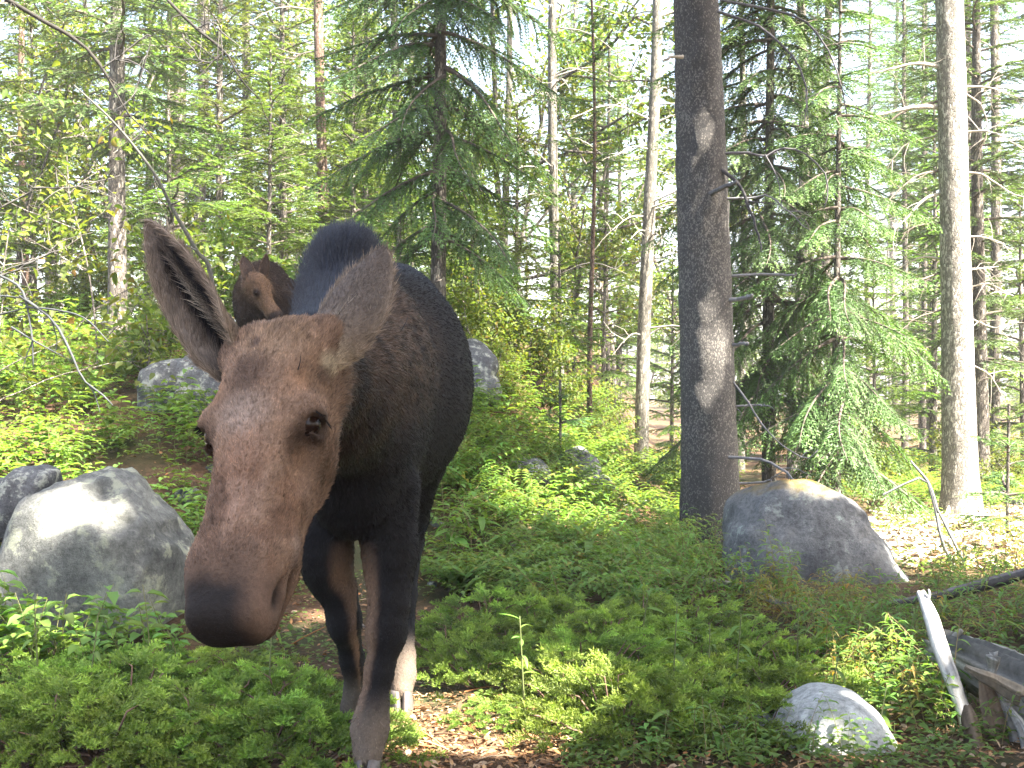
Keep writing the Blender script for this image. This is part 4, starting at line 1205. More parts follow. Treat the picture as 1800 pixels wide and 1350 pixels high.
def vert_normals(V, F):
    T = np.concatenate([F[:, [0, 1, 2]], F[:, [0, 2, 3]]])
    fn = np.cross(V[T[:, 1]] - V[T[:, 0]], V[T[:, 2]] - V[T[:, 0]])
    N = np.stack([sum(np.bincount(T[:, c], fn[:, q], len(V)) for c in range(3)) for q in range(3)], 1)
    return nrm(N), T, fn

def hair(name, V, F, flow, length, dens, col, count, mat, parent, lift=0.25, rad=0.0009, seed=1, droop=0.0, npts=4, jitter=0.22, N=None):
    """strands rooted on a mesh; flow/length/dens/col are per vertex"""
    r = np.random.default_rng(seed)
    Nn, T, fn = vert_normals(V, F)
    area = np.linalg.norm(fn, axis=1) * 0.5 * dens[T].mean(1)
    cdf = np.cumsum(area); cdf /= cdf[-1]
    t = np.searchsorted(cdf, r.random(count)).clip(0, len(T)-1)
    u = r.random((count, 2)); su = u.sum(1) > 1; u[su] = 1 - u[su]
    w = np.stack([1 - u.sum(1), u[:, 0], u[:, 1]], 1)
    g = lambda A: (A[T[t]] * (w[:, :, None] if A.ndim == 2 else w)).sum(1)
    P, Nm, Fl, Ln, Cc = g(V), nrm(g(Nn)), g(flow), g(length), g(col)
    lf = g(lift) if isinstance(lift, np.ndarray) else np.full(count, lift)
    rd = g(rad) if isinstance(rad, np.ndarray) else np.full(count, rad)
    Fl = Fl - (Fl * Nm).sum(1, keepdims=True) * Nm
    Fl = nrm(Fl + 1e-6)
    Fl = nrm(Fl + jitter * r.standard_normal((count, 3)))
    d0 = nrm(Fl * (1 - lf)[:, None] + Nm * (lf + 0.12)[:, None])
    d1 = nrm(Fl * (1 - lf * 0.45)[:, None] + Nm * (lf * 0.45)[:, None])
    Ln = Ln * r.uniform(0.6, 1.25, count)
    keep = Ln > 0.001
    P, d0, d1, Ln, Cc, rd = P[keep], d0[keep], d1[keep], Ln[keep], Cc[keep], rd[keep]
    n = len(P)
    s = np.linspace(0, 1, npts)
    pts = np.zeros((n, npts, 3))
    for q in range(npts):
        x = s[q]
        dirn = d0 * (1 - x * 0.5) + d1 * (x * 0.5)
        pts[:, q] = P - Nm[keep] * 0.001 + dirn * (Ln * x)[:, None]
        pts[:, q, 2] -= droop * x * x * Ln
    hc = bpy.data.hair_curves.new(name)
    hc.add_curves([npts] * n)
    hc.attributes['position'].data.foreach_set('vector', pts.astype(np.float32).ravel())
    ra = hc.attributes.get('radius') or hc.attributes.new('radius', 'FLOAT', 'POINT')
    taper = np.array([1.0, 0.9, 0.65, 0.15]) if npts == 4 else np.linspace(1, 0.15, npts)
    ra.data.foreach_set('value', (rd[:, None] * taper[None]).astype(np.float32).ravel())
    ca = hc.attributes.new('Col', 'FLOAT_COLOR', 'CURVE')
    c4 = np.ones((n, 4), np.float32)
    cl = 1 + 0.45 * vnoise(P * np.array([1, 1, 0.45]), 95, seed, 2)              # hair lies in small locks
    c4[:, :3] = np.clip(Cc * (r.uniform(0.6, 1.45, n) * np.clip(cl, 0.45, 1.7))[:, None], 0, 1)
    ca.data.foreach_set('color', c4.ravel())
    return link(name, hc, parent, mat)

M_SKIN = attr_mat('moose_skin', rough=0.7, spec=0.14, noise=0.30, nscale=95, bump=0.55)
M_FUR = attr_mat('moose_fur', rough=0.40, spec=0.10)
M_MANE = attr_mat('moose_mane', rough=0.42, spec=0.24)
M_HOOF = attr_mat('hoof_horn', rough=0.45, spec=0.4, noise=0.3, nscale=50, bump=0.2)
M_EYE, _N, _L, _p = material('animal_eye')
_p.inputs['Base Color'].default_value = (0.012, 0.006, 0.004, 1)
_p.inputs['Roughness'].default_value = 0.06
_p.inputs['Specular IOR Level'].default_value = 0.16

def lerp_col(C, mask, col):
    return C * (1 - mask[:, None]) + np.asarray(col)[None] * mask[:, None]

def blob(P, c, r):
    """soft mask 1 at c, falling off at radius r (per axis)"""
    d = np.sqrt((((P - np.asarray(c)) / np.asarray(r)) ** 2).sum(1))
    return 1 - sstep(0.35, 1.0, d)

def hoof_mesh(buf, c, fwd, w=0.05, h=0.07, ln=0.13):
    """two pointed toes side by side"""
    f = nrm(np.array([fwd[0], fwd[1], 0.0])); sd = np.array([f[1], -f[0], 0.0])
    for s in (-1, 1):
        n = 14; rings = []
        for z, k in ((0.0, 1.0), (0.35, 0.93), (0.75, 0.74), (1.0, 0.55)):
            a = np.linspace(0, 2*np.pi, n, endpoint=False)
            x = np.cos(a); y = np.sin(a)
            fx = np.where(x > 0, x * (1 - 0.25 * np.abs(y)), x * 0.6)
            p = c[None] + np.outer(fx, f) * ln * 0.62 * k + np.outer(y, sd) * w * 0.5 * k + sd * s * (w * 0.53 - 0.012 * np.clip(fx, 0, 1)[:, None])
            p = p - f * z * ln * 0.22
            p[:, 2] = c[2] + z * h
            rings.append(p)
        V = np.concatenate(rings + [rings[-1].mean(0)[None]])
        j = np.arange(n); k2 = (j + 1) % n
        Q = np.concatenate([np.stack([i*n+j, i*n+k2, (i+1)*n+k2, (i+1)*n+j], 1) for i in range(3)])
        T = np.stack([3*n+j, 3*n+k2, np.full(n, 4*n)], 1)
        buf.add(V, T, Q, (0.10, 0.085, 0.075))

def ear_mesh(base, tip, opening, width, tube_len=0.30, thick=0.005, nu=34, nv=21, wrap0=1.25, wrap1=0.42, curl=0.12, twist=0.0):
    """cupped leaf-shaped ear; returns V, F, (u, v, inner) and the axis"""
    base = np.asarray(base, float); tip = np.asarray(tip, float)
    A = tip - base; Ln = np.linalg.norm(A); A /= Ln
    C = np.asarray(opening, float); C = nrm(C - (C @ A) * A)
    B = np.cross(A, C)
    u = np.linspace(0, 1, nu); v = np.linspace(-1, 1, nv)
    U, Vv = np.meshgrid(u, v, indexing='ij')
    prof = np.interp(u, [0, .08, .2, .38, .55, .72, .86, .95, 1.0], [.60, .66, .85, .99, .98, .82, .54, .29, .07])
    wdt = width * 0.5 * prof[:, None]
    ang = (wrap1 + (wrap0 - wrap1) * np.exp(-((u / tube_len) ** 2)))[:, None] * np.pi * 0.5
    th = Vv * ang
    rad = wdt / np.maximum(np.sin(np.minimum(ang, np.pi/2)), 0.2)
    off_b = rad * np.sin(th); off_c = rad * (1 - np.cos(th)) - 0.35 * rad * (1 - np.cos(ang))
    bend = curl * Ln * (U ** 2)
    lay = []
    for inner in (0, 1):
        k = 1 - inner * thick / np.maximum(rad, 0.02)
        p = (base + A * (U * Ln)[..., None] + B * (off_b * k)[..., None]
             + C * (off_c + inner * thick * np.cos(th))[..., None] - C * bend[..., None])
        lay.append(p)
    V = np.concatenate([lay[0].reshape(-1, 3), lay[1].reshape(-1, 3)])
    i = np.arange(nu-1)[:, None] * nv; j = np.arange(nv-1)[None]
    q = np.stack([i+j, i+j+1, i+j+1+nv, i+j+nv], -1).reshape(-1, 4)
    m = nu * nv
    F = [q[:, ::-1], q + m]
    for jj in (0, nv-1):
        a = np.arange(nu-1) * nv + jj
        s = np.stack([a, a+nv, a+nv+m, a+m], 1)
        F.append(s if jj == 0 else s[:, ::-1])
    a = (nu-1) * nv + np.arange(nv-1)
    F.append(np.stack([a, a+1, a+1+m, a+m], 1))
    F = np.concatenate(F)
    uu = np.concatenate([U.ravel()] * 2); vv = np.concatenate([Vv.ravel()] * 2)
    inn = np.concatenate([np.zeros(m), np.ones(m)])
    return V, F, uu, vv, inn, A, B, C

# ------------------------------------------------------------------ the cow
HO = np.array([-0.570, 2.88, 1.418])                     # poll
HL = nrm(np.array([-0.034, -0.385, -0.640]))              # towards the lips
_v = np.array([-0.36, -1.0, 0.35]); HN = nrm(_v - (_v @ HL) * HL)
HS = np.cross(HN, HL)
HR = np.stack([HL, HN, HS], 1)
H = lambda l, n, s: HO + HL * l + HN * n + HS * s

EARS = ((H(0.040, -0.078, -0.098), at(234, 396, 2.94), (-0.55, -1.0, -0.45), 0.190, -1),
        (H(0.035, -0.080, 0.090), at(686, 452, 3.02), (0.45, 0.85, -0.25), 0.190, 1))

def build_cow():
    gx = np.arange(-1.06, -0.06, 0.0075)
    gy = np.concatenate([np.arange(2.28, 3.2, 0.0075), np.arange(3.2, 6.15, 0.0125)])
    gz = np.arange(-0.02, 1.98, 0.0075)
    f = Field(gx, gy, gz)
    # trunk
    f.ell((-0.535, 4.62, 1.28), (0.245, 0.52, 0.43))
    f.ell((-0.525, 5.05, 1.31), (0.365, 0.60, 0.475), k=0.12)
    f.ell((-0.525, 5.50, 1.44), (0.27, 0.40, 0.41), k=0.10)
    f.ell((-0.588, 4.42, 1.56), (0.078, 0.34, 0.225), k=0.07)     # hump
    f.ell((-0.535, 4.20, 1.02), (0.17, 0.20, 0.25), k=0.10)      # brisket
    # shoulders and legs
    for s, x in ((1, -0.425), (-1, -0.655)):
        f.ell((x + 0.005*s, 4.38, 1.25), (0.115, 0.20, 0.40), k=0.08)
        f.ell((x - 0.01*s, 4.17, 1.17), (0.085, 0.10, 0.15), k=0.09)
    fl = [(-0.425, 4.28, 0.93, .110), (-0.420, 4.26, 0.74, .083), (-0.418, 4.20, 0.55, .066), (-0.425, 4.19, 0.46, .064),
          (-0.447, 4.16, 0.33, .044), (-0.463, 4.13, 0.22, .047), (-0.472, 4.11, 0.155, .058), (-0.476, 4.07, 0.075, .050)]
    fr = [(-0.655, 4.30, 0.93, .110), (-0.652, 4.30, 0.74, .085), (-0.606, 4.32, 0.57, .060), (-0.588, 4.34, 0.47, .053),
          (-0.570, 4.42, 0.31, .040), (-0.560, 4.48, 0.18, .045), (-0.568, 4.50, 0.12, .050), (-0.566, 4.47, 0.065, .045)]
    hl = [(-0.45, 5.52, 1.25, .20), (-0.42, 5.32, 0.98, .13), (-0.45, 5.50, 0.72, .075), (-0.462, 5.56, 0.60, .060),
          (-0.458, 5.35, 0.40, .043), (-0.450, 5.10, 0.18, .047), (-0.447, 5.05, 0.12, .050), (-0.445, 5.00, 0.065, .044)]
    hr = [(-0.60, 5.56, 1.25, .19), (-0.61, 5.40, 0.98, .13), (-0.60, 5.66, 0.72, .075), (-0.597, 5.74, 0.60, .060),
          (-0.592, 5.70, 0.40, .043), (-0.588, 5.66, 0.18, .047), (-0.587, 5.64, 0.12, .050), (-0.586, 5.60, 0.065, .044)]
    for leg in (fl, fr, hl, hr):
        for a, b in zip(leg[:-1], leg[1:]):
            f.cone(a[:3], b[:3], a[3], b[3], k=0.035)
    for leg in (fl, fr):                                           # forearm muscle, knee cap
        a = np.array(leg[1][:3]); f.ell(a + (0, -0.01, -0.02), (0.083, 0.105, 0.16), k=0.05)
        a = np.array(leg[3][:3]); f.ell(a + (0, -0.02, 0.0), (0.047, 0.047, 0.08), k=0.04)
    for leg in (hl, hr):
        a = np.array(leg[3][:3]); f.ell(a + (0, 0.025, 0.03), (0.04, 0.05, 0.08), k=0.03)
    for leg in (fl, fr, hl, hr):                                   # dew claws
        a = np.array(leg[6][:3])
        for s in (-1, 1): f.ell(a + (0.028*s, 0.05, -0.035), (0.018, 0.02, 0.03), k=0.02)
    # neck
    f.cone((-0.53, 4.30, 1.38), (-0.515, 3.62, 1.29), 0.225, 0.155, k=0.10)
    f.cone((-0.515, 3.62, 1.29), H(0.05, -0.18, 0), 0.155, 0.125, k=0.08)
    f.cone((-0.585, 4.30, 1.58), (-0.505, 3.25, 1.375), 0.075, 0.05, k=0.09)
    f.cone((-0.54, 4.22, 1.12), (-0.52, 3.5, 1.19), 0.16, 0.11, k=0.10)
    # head
    E = lambda c, r, k=0.05, cut=False: f.ell(H(*c), r, HR, k, cut)
    E((0.085, -0.085, 0), (0.13, 0.095, 0.112))
    f.box(H(0.13, -0.055, 0), (0.07, 0.012, 0.060), 0.045, HR, k=0.06)
    E((0.015, -0.05, 0.040), (0.045, 0.05, 0.045), 0.04)
    E((0.015, -0.05, -0.040), (0.045, 0.05, 0.045), 0.04)
    E((0.19, -0.055, 0), (0.14, 0.070, 0.112))
    for s in (-1, 1):
        E((0.222, -0.060, 0.104*s), (0.066, 0.055, 0.042), 0.04)         # orbit
        E((0.212, -0.040, 0.128*s), (0.026, 0.030, 0.022), 0.022)         # brow ridge
        E((0.272, -0.095, 0.102*s), (0.05, 0.05, 0.032), 0.03)         # lower lid / cheek bone
        E((0.24, -0.165, 0.060*s), (0.155, 0.105, 0.046), 0.06)           # jaw muscle
        E((0.39, -0.138, 0.042*s), (0.14, 0.060, 0.042), 0.06)
        E((0.098, -0.075, 0.108*s), (0.028, 0.030, 0.026), 0.018)      # bump under the ear
    for eb, et, eo, ew, es in EARS:
        A = nrm(et - eb); f.cone(H(0.055, -0.080, 0.055*es), eb + A * (0.050 if es > 0 else 0.012), 0.055, 0.046 if es > 0 else 0.044, k=0.06)
    f.cone(H(0.20, -0.085, 0), H(0.52, -0.085, 0), 0.085, 0.078, k=0.06)
    f.box(H(0.42, -0.07, 0), (0.14, 0.022, 0.042), 0.045, HR, k=0.06)
    f.cone(H(0.40, -0.138, 0), H(0.650, -0.128, 0), 0.050, 0.046, k=0.05)  # lower jaw
    E((0.575, -0.078, 0), (0.11, 0.086, 0.098), 0.06)
    f.box(H(0.650, -0.062, 0), (0.045, 0.030, 0.046), 0.040, HR, k=0.05)
    for s in (-1, 1):
        E((0.60, -0.064, 0.064*s), (0.085, 0.062, 0.040), 0.04)
        E((0.690, -0.072, 0.048*s), (0.048, 0.052, 0.036), 0.035)
    E((0.695, -0.055, 0), (0.042, 0.060, 0.068), 0.04)
    for s in (-1, 1):
        E((0.652, -0.060, 0.104*s), (0.036, 0.013, 0.018), 0.014, True)    # nostril
        E((0.600, -0.080, 0.112*s), (0.030, 0.014, 0.012), 0.02, True)
        E((0.655, -0.108, 0.085*s), (0.09, 0.010, 0.045), 0.018, True)     # mouth line
        E((0.252, -0.054, 0.148*s), (0.025, 0.031, 0.030), 0.010, True)
        E((0.231, -0.046, 0.142*s), (0.012, 0.036, 0.017), 0.012)
        E((0.283, -0.058, 0.132*s), (0.010, 0.030, 0.014), 0.014)         # upper lid   # eye socket
        E((0.135, -0.045, 0.150*s), (0.045, 0.060, 0.034), 0.045, True)    # temple
        E((0.345, -0.055, 0.112*s), (0.060, 0.035, 0.018), 0.035, True)    # hollow below the eye
    V, F = f.mesh(3)
    N, T, fn = vert_normals(V, F)
    if (np.einsum('ij,ij->i', N, V - np.array([-0.53, 4.9, 1.2])) > 0).mean() < 0.5:
        F = F[:, ::-1]; N = -N
    # ---- colour of the coat
    q = V - HO
    l, n, s = q @ HL, q @ HN, q @ HS
    LS = np.stack([l, n, s], 1)
    head = sstep(3.10, 2.86, V[:, 1] + 0.15 * (1.35 - V[:, 2])) 
    nz = vnoise(V, 9, 3); nz2 = vnoise(V, 28, 4)
    body = np.tile(np.array([0.0075, 0.0065, 0.0068]), (len(V), 1))
    up = sstep(-0.1, 0.9, N[:, 2])
    body = lerp_col(body, 0.55 * sstep(1.0, 1.55, V[:, 2]) * sstep(5.6, 4.2, V[:, 1]), (0.018, 0.0135, 0.012))
    neck = sstep(4.35, 3.7, V[:, 1])
    body = lerp_col(body, np.clip(neck * (0.40 + 0.4 * nz) * sstep(0.95, 1.3, V[:, 2]), 0, 1), (0.085, 0.056, 0.039))
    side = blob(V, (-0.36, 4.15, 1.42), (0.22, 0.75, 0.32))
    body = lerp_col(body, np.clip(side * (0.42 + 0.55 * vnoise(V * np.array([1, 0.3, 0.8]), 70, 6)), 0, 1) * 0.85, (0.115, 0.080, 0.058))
    crest = sstep(0.16, 0.05, np.abs(V[:, 0] + 0.55)) * sstep(1.45, 1.62, V[:, 2]) * sstep(2.95, 3.1, V[:, 1]) * sstep(4.95, 4.6, V[:, 1])
    body = lerp_col(body, crest, (0.018, 0.018, 0.021))  # bluish sky sheen painted along the crest
    body = lerp_col(body, 0.8*sstep(4.7, 5.1, V[:, 1]) * sstep(1.5, 1.75, V[:, 2]), (0.020, 0.023, 0.032))  # sky light on top of the rump put in as a blue tint
    leg = sstep(0.82, 0.62, V[:, 2])
    inner = leg * sstep(0.45, 0.9, np.where(V[:, 0] > -0.54, -N[:, 0], N[:, 0]) - 0.25 * N[:, 1])
    body = lerp_col(body, inner * 0.85, (0.15, 0.092, 0.058))
    body = lerp_col(body, sstep(0.30, 0.14, V[:, 2]) * 0.8, (0.135, 0.105, 0.080))
    C = body
    face = np.tile(np.array([0.200, 0.126, 0.084]), (len(V), 1))
    face = lerp_col(face, 0.7 * blob(LS, (0.40, 0.02, 0.0), (0.20, 0.09, 0.075)), (0.245, 0.150, 0.104))
    face = lerp_col(face, 0.75 * blob(LS, (0.05, 0, 0.03), (0.10, 0.14, 0.12)), (0.225, 0.150, 0.096))
    face = lerp_col(face, 0.6 * blob(LS, (0.240, 0.0, -0.01), (0.080, 0.09, 0.095)), (0.34, 0.26, 0.21))
    face = lerp_col(face, np.clip(0.72 * blob(LS, (0.140, 0.01, -0.008), (0.085, 0.09, 0.065)) * (1 + 0.4*nz2), 0, 1), (0.055, 0.035, 0.026))
    face = lerp_col(face, 0.85 * blob(LS, (0.060, 0.02, -0.008), (0.022, 0.06, 0.018)), (0.07, 0.045, 0.035))
    for sg in (-1, 1):
        face = lerp_col(face, 0.55 * blob(LS, (0.17, -0.02, 0.085*sg), (0.07, 0.05, 0.05)), (0.30, 0.165, 0.090))
        face = lerp_col(face, 0.92 * blob(LS, (0.260, -0.06, 0.135*sg), (0.070, 0.066, 0.055)), (0.045, 0.030, 0.024))
        face = lerp_col(face, 0.92 * blob(LS, (0.300, -0.045, 0.108*sg), (0.090, 0.070, 0.055)), (0.065, 0.040, 0.027))
        face = lerp_col(face, 0.6 * blob(LS, (0.36, -0.09, 0.09*sg), (0.11, 0.08, 0.05)), (0.155, 0.088, 0.048))
        face = lerp_col(face, 0.5 * blob(LS, (0.33, -0.18, 0.09*sg), (0.12, 0.06, 0.06)), (0.10, 0.062, 0.037))
        face = lerp_col(face, 0.45 * blob(LS, (0.54, -0.10, 0.10*sg), (0.08, 0.05, 0.05)), (0.34, 0.27, 0.235))
        face = lerp_col(face, 0.85 * blob(LS, (0.075, -0.085, 0.13*sg), (0.035, 0.05, 0.035)), (0.42, 0.345, 0.24))
        face = lerp_col(face, 0.7 * blob(LS, (0.105, -0.08, 0.122*sg), (0.03, 0.04, 0.03)), (0.11, 0.075, 0.055))
    face = lerp_col(face, np.clip(sstep(0.10, 0.45, nz) * 0.62 * sstep(0.3, 0.40, l), 0, 1), (0.15, 0.080, 0.047))
    face = lerp_col(face, np.clip(0.62 * sstep(0.510, 0.575, l + 0.02 * nz) * sstep(0.14, 0.06, np.abs(s)), 0, 1), (0.072, 0.044, 0.031))
    face = lerp_col(face, np.clip(0.95 * sstep(0.590, 0.660, l + 0.03*nz), 0, 1) * sstep(0.115, 0.045, np.abs(s + 0.015)), (0.011, 0.009, 0.008))
    face = lerp_col(face, 0.6 * blob(LS, (0.66, -0.05, 0.095), (0.07, 0.09, 0.06)), (0.095, 0.060, 0.045))
    for sg in (-1, 1):
        face = lerp_col(face, blob(LS, (0.655, -0.060, 0.105*sg), (0.046, 0.022, 0.035)), (0.012, 0.009, 0.008))
    face = lerp_col(face, 0.8*sstep(0.055, 0.10, np.abs(s)) * sstep(-0.05, -0.12, n) * sstep(0.15, 0.32, l), (0.10, 0.060, 0.036))
    nstr = vnoise(LS * np.array([7.0, 9.0, 26.0]), 1.0, 44, 3)
    face = lerp_col(face, np.clip(0.75 * sstep(0.12, 0.5, nstr) * sstep(0.34, 0.42, l) * sstep(0.60, 0.52, l), 0, 1), (0.105, 0.060, 0.038))
    face = lerp_col(face, np.clip(0.35 * sstep(0.1, 0.5, -nstr) * sstep(0.30, 0.42, l) * sstep(0.60, 0.52, l), 0, 1), (0.31, 0.205, 0.15))
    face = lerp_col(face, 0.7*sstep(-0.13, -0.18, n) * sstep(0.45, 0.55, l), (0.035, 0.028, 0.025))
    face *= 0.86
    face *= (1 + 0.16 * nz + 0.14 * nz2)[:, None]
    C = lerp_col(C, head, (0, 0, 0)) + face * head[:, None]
    # ---- flow and length of the hair
    flow = np.zeros_like(V)
    fb = np.array([0, 1.0, 0])[None] * sstep(0.55, 0.9, V[:, 2])[:, None] + np.array([0, 0.0, -1.0])[None] * (0.55 + 0.45 * sstep(0.9, 0.6, V[:, 2]))[:, None]
    fh = -HL[None] * 1.0 + np.sign(s)[:, None] * HS[None] * 0.25
    flow = fb * (1 - head[:, None]) + fh * head[:, None]
    length = 0.018 * np.ones(len(V))
    length = length + 0.014 * neck * (1 - head)
    length *= (1 - 0.55 * sstep(0.8, 0.5, V[:, 2]))
    lh = 0.0100 + 0.008 * sstep(0.10, 0.0, l) + 0.012 * sstep(-0.16, -0.26, n)
    lh *= 1 - 0.62 * sstep(0.57, 0.64, l)
    lh *= 1 - 0.95 * np.maximum(blob(LS, (0.248, -0.055, 0.138), (0.050, 0.048, 0.04)), blob(LS, (0.248, -0.055, -0.138), (0.045, 0.045, 0.04)))
    length = length * (1 - head) + lh * head
    dens = 1.0 + 5.0 * head + 0.9 * sstep(4.5, 3.4, V[:, 1])
    rad = 0.00125 - 0.00050 * head
    lift = 0.09 + 0.05 * head
    xc = np.interp(V[:, 1], [3.2, 4.3], [-0.515, -0.588])
    crest2 = sstep(0.12, 0.05, np.abs(V[:, 0] - xc)) * sstep(0.15, 0.55, N[:, 2]) * sstep(1.34, 1.42, V[:, 2]) * sstep(3.02, 3.2, V[:, 1]) * sstep(4.95, 4.6, V[:, 1]) 

    root = empty('moose', (-0.53, 4.7, 0.0))
    tag(root, 'large brown cow moose walking along the path with its head lowered', 'moose')
    def put(o):
        o.matrix_parent_inverse = Matrix.Translation((0.53, -4.7, 0.0)); return o
    me = make_mesh('body', V, [F], C)
    put(link('body', me, root, M_SKIN))
    put(hair('coat', V, F, flow, length, dens, C * 1.12, 210000, M_FUR, root, lift=lift, rad=rad, seed=5))
    mf = np.tile(np.array([-0.10, 0.42, 0.55]), (len(V), 1))
    mlen = 0.050 + 0.070 * sstep(3.5, 4.3, V[:, 1])
    put(hair('mane', V, F, mf, mlen, crest2 + 1e-5, np.tile([0.011, 0.013, 0.021], (len(V), 1)), 38000, M_MANE, root,
             lift=0.62, rad=0.0013, seed=8, jitter=0.16))
    # ---- eyes
    for sg in (-1, 1):
        bm_v, bm_f = uv_sphere(H(0.252, -0.052, 0.117*sg), 0.0285)
        eye = put(link('eye', make_mesh('eye', bm_v, bm_f, np.tile([.02, .01, .01], (len(bm_v), 1))), root, M_EYE))
        # upper lashes
        b = Buf()
        for i in range(26):
            t = i / 25.0 - 0.5
            p = H(0.232 + 0.014 * abs(t), -0.050 + 0.058 * t, 0.150 * sg)
            d = HS * sg * 0.6 + HL * 0.75 + HN * (0.9 * t + 0.15)
            d = nrm(d + 0.15 * rng.standard_normal(3))
            tube(b, spline([p, p + d * 0.010, p + d * 0.018 + np.array([0, 0, 0.001])], 4), [0.0014, 0.0010, 0.0004], 4, (0.01, 0.008, 0.007))
        link('eyelashes', b.mesh('eyelashes'), eye, M_SKIN)
    # ---- ears
    for base, tip, opening, wd, sd in EARS:
        eV, eF, u, v, inn, A, B, Cx = ear_mesh(base, tip, opening, wd)
        ec = np.tile(np.array([0.090, 0.070, 0.056]), (len(eV), 1))
        ec = lerp_col(ec, (1 - inn) * sstep(0.55, 0.15, u) * 0.7, (0.15, 0.110, 0.080))
        ec = lerp_col(ec, (1 - inn) * sstep(0.7, 1.0, np.abs(v)) * 0.75, (0.22, 0.165, 0.12))
        if sd == 1: ec = lerp_col(ec, (1 - inn) * sstep(0.25, 0.0, u) * 0.8, (0.34, 0.27, 0.19))
        dark = inn * (np.exp(-((v - 0.34) / 0.24) ** 2) + np.exp(-((v + 0.28) / 0.21) ** 2)) * sstep(0.02, 0.2, u) * sstep(0.93, 0.7, u)
        ec = lerp_col(ec, inn * 0.7 * sstep(0.05, 0.25, u), (0.19, 0.15, 0.12))
        ec = lerp_col(ec, np.clip(dark * 1.15, 0, 1), (0.006, 0.006, 0.008))
        ec = lerp_col(ec, inn * np.exp(-(v / 0.10) ** 2) * sstep(0.7, 0.4, u) * 0.9, (0.34, 0.29, 0.23))
        ec = lerp_col(ec, inn * sstep(0.80, 1.0, np.abs(v)) * 0.6, (0.27, 0.21, 0.155))
        eo = put(link('ear', make_mesh('ear', eV, [eF], ec), root, M_SKIN))
        fl_ = np.tile(A, (len(eV), 1)) + B[None] * v[:, None] * 0.35
        fl_ = np.where(inn[:, None] > 0.5, np.tile(A, (len(eV), 1)) * 0.8 + B[None] * np.where(v < 0, 0.7, -0.2)[:, None], fl_)
        ln = 0.010 + inn * (0.018 + 0.022 * np.exp(-(v / 0.2) ** 2)) * sstep(1.0, 0.7, u) + 0.014 * sstep(0.8, 1, np.abs(v))
        (hair('ear_hair', eV, eF, fl_, ln, np.ones(len(eV)), ec * 1.15, 11000, M_FUR, eo, lift=0.12, rad=0.0006, seed=20 + sd))
    # ---- hooves
    for leg, fwd in ((fl, (-0.1, -1)), (fr, (0.05, -1)), (hl, (0.1, -1)), (hr, (0, -1))):
        b = Buf()
        p = np.array(leg[7][:3]); hoof_mesh(b, np.array([p[0], p[1] - 0.035, 0.004]), fwd)
        put(link('hoof', b.mesh('hoof'), root, M_HOOF))
    return root

def uv_sphere(c, r, nu=20, nv=14):
    a = np.linspace(0, 2*np.pi, nu, endpoint=False); b = np.linspace(0, np.pi, nv)
    V = np.stack([np.outer(np.sin(b), np.cos(a)), np.outer(np.sin(b), np.sin(a)), np.outer(np.cos(b), np.ones(nu))], -1).reshape(-1, 3)
    j = np.arange(nu); k = (j + 1) % nu
    Q = np.concatenate([np.stack([i*nu+j, (i+1)*nu+j, (i+1)*nu+k, i*nu+k], 1) for i in range(nv-1)])
    return V * np.asarray(r) + np.asarray(c), [Q]

build_cow()
